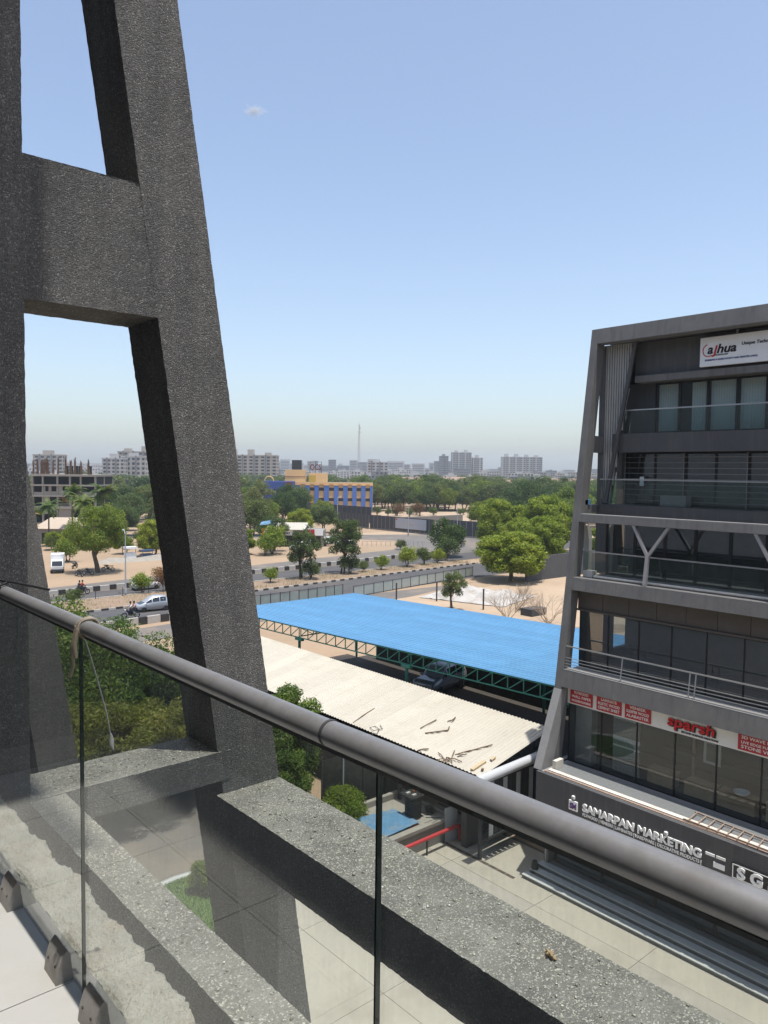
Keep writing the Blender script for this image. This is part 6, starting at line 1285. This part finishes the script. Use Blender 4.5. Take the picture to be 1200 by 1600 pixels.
for k in range(26):
    a = YAW+rc.uniform(.0, .30); d = rc.uniform(420, 640); w = rc.uniform(9, 16); c = Vector((d*math.sin(a), d*math.cos(a), 0)); dv = Vector((math.cos(a), -math.sin(a), 0)); p = c-dv*w/2; q = c+dv*w/2; at_, L_ = wall_frame((p.x, p.y), (q.x, q.y))
    t = thing('tiled_house', 'house with a red brown roof among the trees below the skyline', 'house', c, 0, 'red roofed houses among the trees'); slabp(FB(), at_, 0, L_, 0, 8.2, -9, 0).build('wall', rc.choice(['house_roof', 'tower_white', 'tower_cream']), t)
    FB().hexa([at_(-.5, 8.2, .5), at_(L_+.5, 8.2, .5), at_(L_+.5, 8.2, -9.5), at_(-.5, 8.2, -9.5), at_(1, 10.6, -4), at_(L_-1, 10.6, -4), at_(L_-1, 10.6, -5), at_(1, 10.6, -5)]).build('roof', 'roof_tile', t)
b = FB(); rd = random.Random(5)
for k in range(900):
    a = YAW+rd.uniform(-.5, .42); d = rd.uniform(1600, 3300); w = rd.uniform(14, 40); h = 10+rd.random()**2*(30 if abs(a-YAW+.03) < .12 else 16); c = Vector((d*math.sin(a), d*math.cos(a), 0)); dv = Vector((math.cos(a), -math.sin(a), 0)); p = c-dv*w/2; q = c+dv*w/2; at_, L_ = wall_frame((p.x, p.y), (q.x, q.y))
    mi = rd.choice([0, 0, 1, 2]); slabp(b, at_, 0, L_, 0, h, -14, 0, mi)
    for j in range(int(h/3.6)): slabp(b, at_, L_*.08, L_*.92, j*3.6+1.3, j*3.6+2.7, .05, .3, 3)
tag(b.build('far_city', ['tower_white', 'tower_cream', 'tower_grey', 'window_dark']), 'hazy mass of far city buildings along the horizon', 'city', kind='stuff')
# lattice mast
MS = thing('lattice_mast', 'tall thin lattice radio mast rising over the skyline', 'mast', (953, 1165, 0)); b = FB()
def mz(z): return 1.9*(1-z/104.)+.6
for k in range(26):
    z0, z1 = k*4., (k+1)*4.; r0, r1 = mz(z0), mz(z1)
    cs = [(1, 1), (-1, 1), (-1, -1), (1, -1)]
    for i, (sx, sy) in enumerate(cs):
        nx_, ny_ = cs[(i+1) % 4]; b.bar((953+sx*r0, 1165+sy*r0, z0), (953+sx*r1, 1165+sy*r1, z1), .26); b.bar((953+sx*r0, 1165+sy*r0, z0), (953+nx_*r1, 1165+ny_*r1, z1), .13); b.bar((953+sx*r1, 1165+sy*r1, z1), (953+nx_*r1, 1165+ny_*r1, z1), .13)
worn('mast_red', (.34, .26, .25), .2, .1, .7); b.build('lattice', 'mast_red', MS)
MB().bar((953, 1165, 104), (953, 1165, 110), .3).build('antenna', 'mast_red', MS)
for z in (96, 88): MB().lathe([(1.3, 0), (1.5, .4), (1.5, 1.8), (1.3, 2.2)], (953+1.4, 1165-1.2, z), 10).build('dish', 'tower_white', MS)
# ------------------------------------------------------------------ one small cloud, and the dusty air
m, t = new_mat('cloud_vapour'); v = coords(t); n1 = noise(t, v, 1.9, 8, .68); ln_ = nd(t, 'ShaderNodeVectorMath', operation='LENGTH'); t.links.new(v, ln_.inputs[0])
sub = nd(t, 'ShaderNodeMath', operation='SUBTRACT'); t.links.new(n1.outputs[0], sub.inputs[0]); ml = nd(t, 'ShaderNodeMath', operation='MULTIPLY'); ml.inputs[1].default_value = .40; t.links.new(ln_.outputs['Value'], ml.inputs[0]); t.links.new(ml.outputs[0], sub.inputs[1])
s2 = nd(t, 'ShaderNodeMath', operation='SUBTRACT', use_clamp=True); s2.inputs[1].default_value = .24; t.links.new(sub.outputs[0], s2.inputs[0]); dm = nd(t, 'ShaderNodeMath', operation='MULTIPLY'); dm.inputs[1].default_value = .22; t.links.new(s2.outputs[0], dm.inputs[0])
pv_ = nd(t, 'ShaderNodeVolumePrincipled'); pv_.inputs['Color'].default_value = (1, 1, 1, 1); t.links.new(dm.outputs[0], pv_.inputs['Density']); o_ = nd(t, 'ShaderNodeOutputMaterial'); t.links.new(pv_.outputs[0], o_.inputs['Volume'])
CL = MB(); CL.lathe([(math.sin(q*math.pi/12)*1.0+1e-4, -math.cos(q*math.pi/12)) for q in range(13)], n=20)
CLO = tag(CL.build('cloud', 'cloud_vapour'), 'single tiny wispy white cloud in the blue sky', 'cloud', kind='structure')
CLO.location = (1415, 2309, 1225); CLO.scale = (52, 34, 25); CLO.rotation_euler = (0, .12, -YAW)
m, t = new_mat('haze_air'); pv_ = nd(t, 'ShaderNodeVolumePrincipled'); pv_.inputs['Color'].default_value = (.86, .94, 1.0, 1); pv_.inputs['Density'].default_value = .00024; pv_.inputs['Anisotropy'].default_value = .2
o_ = nd(t, 'ShaderNodeOutputMaterial'); t.links.new(pv_.outputs[0], o_.inputs['Volume'])
tag(MB().box(-640, -640, -1, 4240, 4240, 113).build('haze', 'haze_air'), 'pale dusty air over the whole scene', kind='stuff')

# things of a group that differ only by their place are told apart by their order across the view
ORD = ['leftmost', 'second from left', 'third from left', 'fourth from left', 'fifth from left', 'sixth from left', 'seventh from left', 'eighth from left', 'ninth from left', 'tenth from left', 'eleventh from left', 'twelfth from left', 'thirteenth from left', 'fourteenth from left', 'fifteenth from left', 'sixteenth from left']
for g in ('front row of the tree belt', 'dark trees on the right', 'grove on the left', 'rear trees on the left', 'trees in the belt beyond the hoarding fence', 'short dark posts on the median'):
    os_ = sorted([o for o in bpy.data.objects if o.get('group') == g and o.parent is None], key=lambda o: math.atan2(o.location.x if o.type == 'EMPTY' else o.data.vertices[0].co.x, o.location.y if o.type == 'EMPTY' else o.data.vertices[0].co.y))
    for k, o in enumerate(os_):
        if k < len(ORD): o['label'] = o['label']+', '+ORD[k]
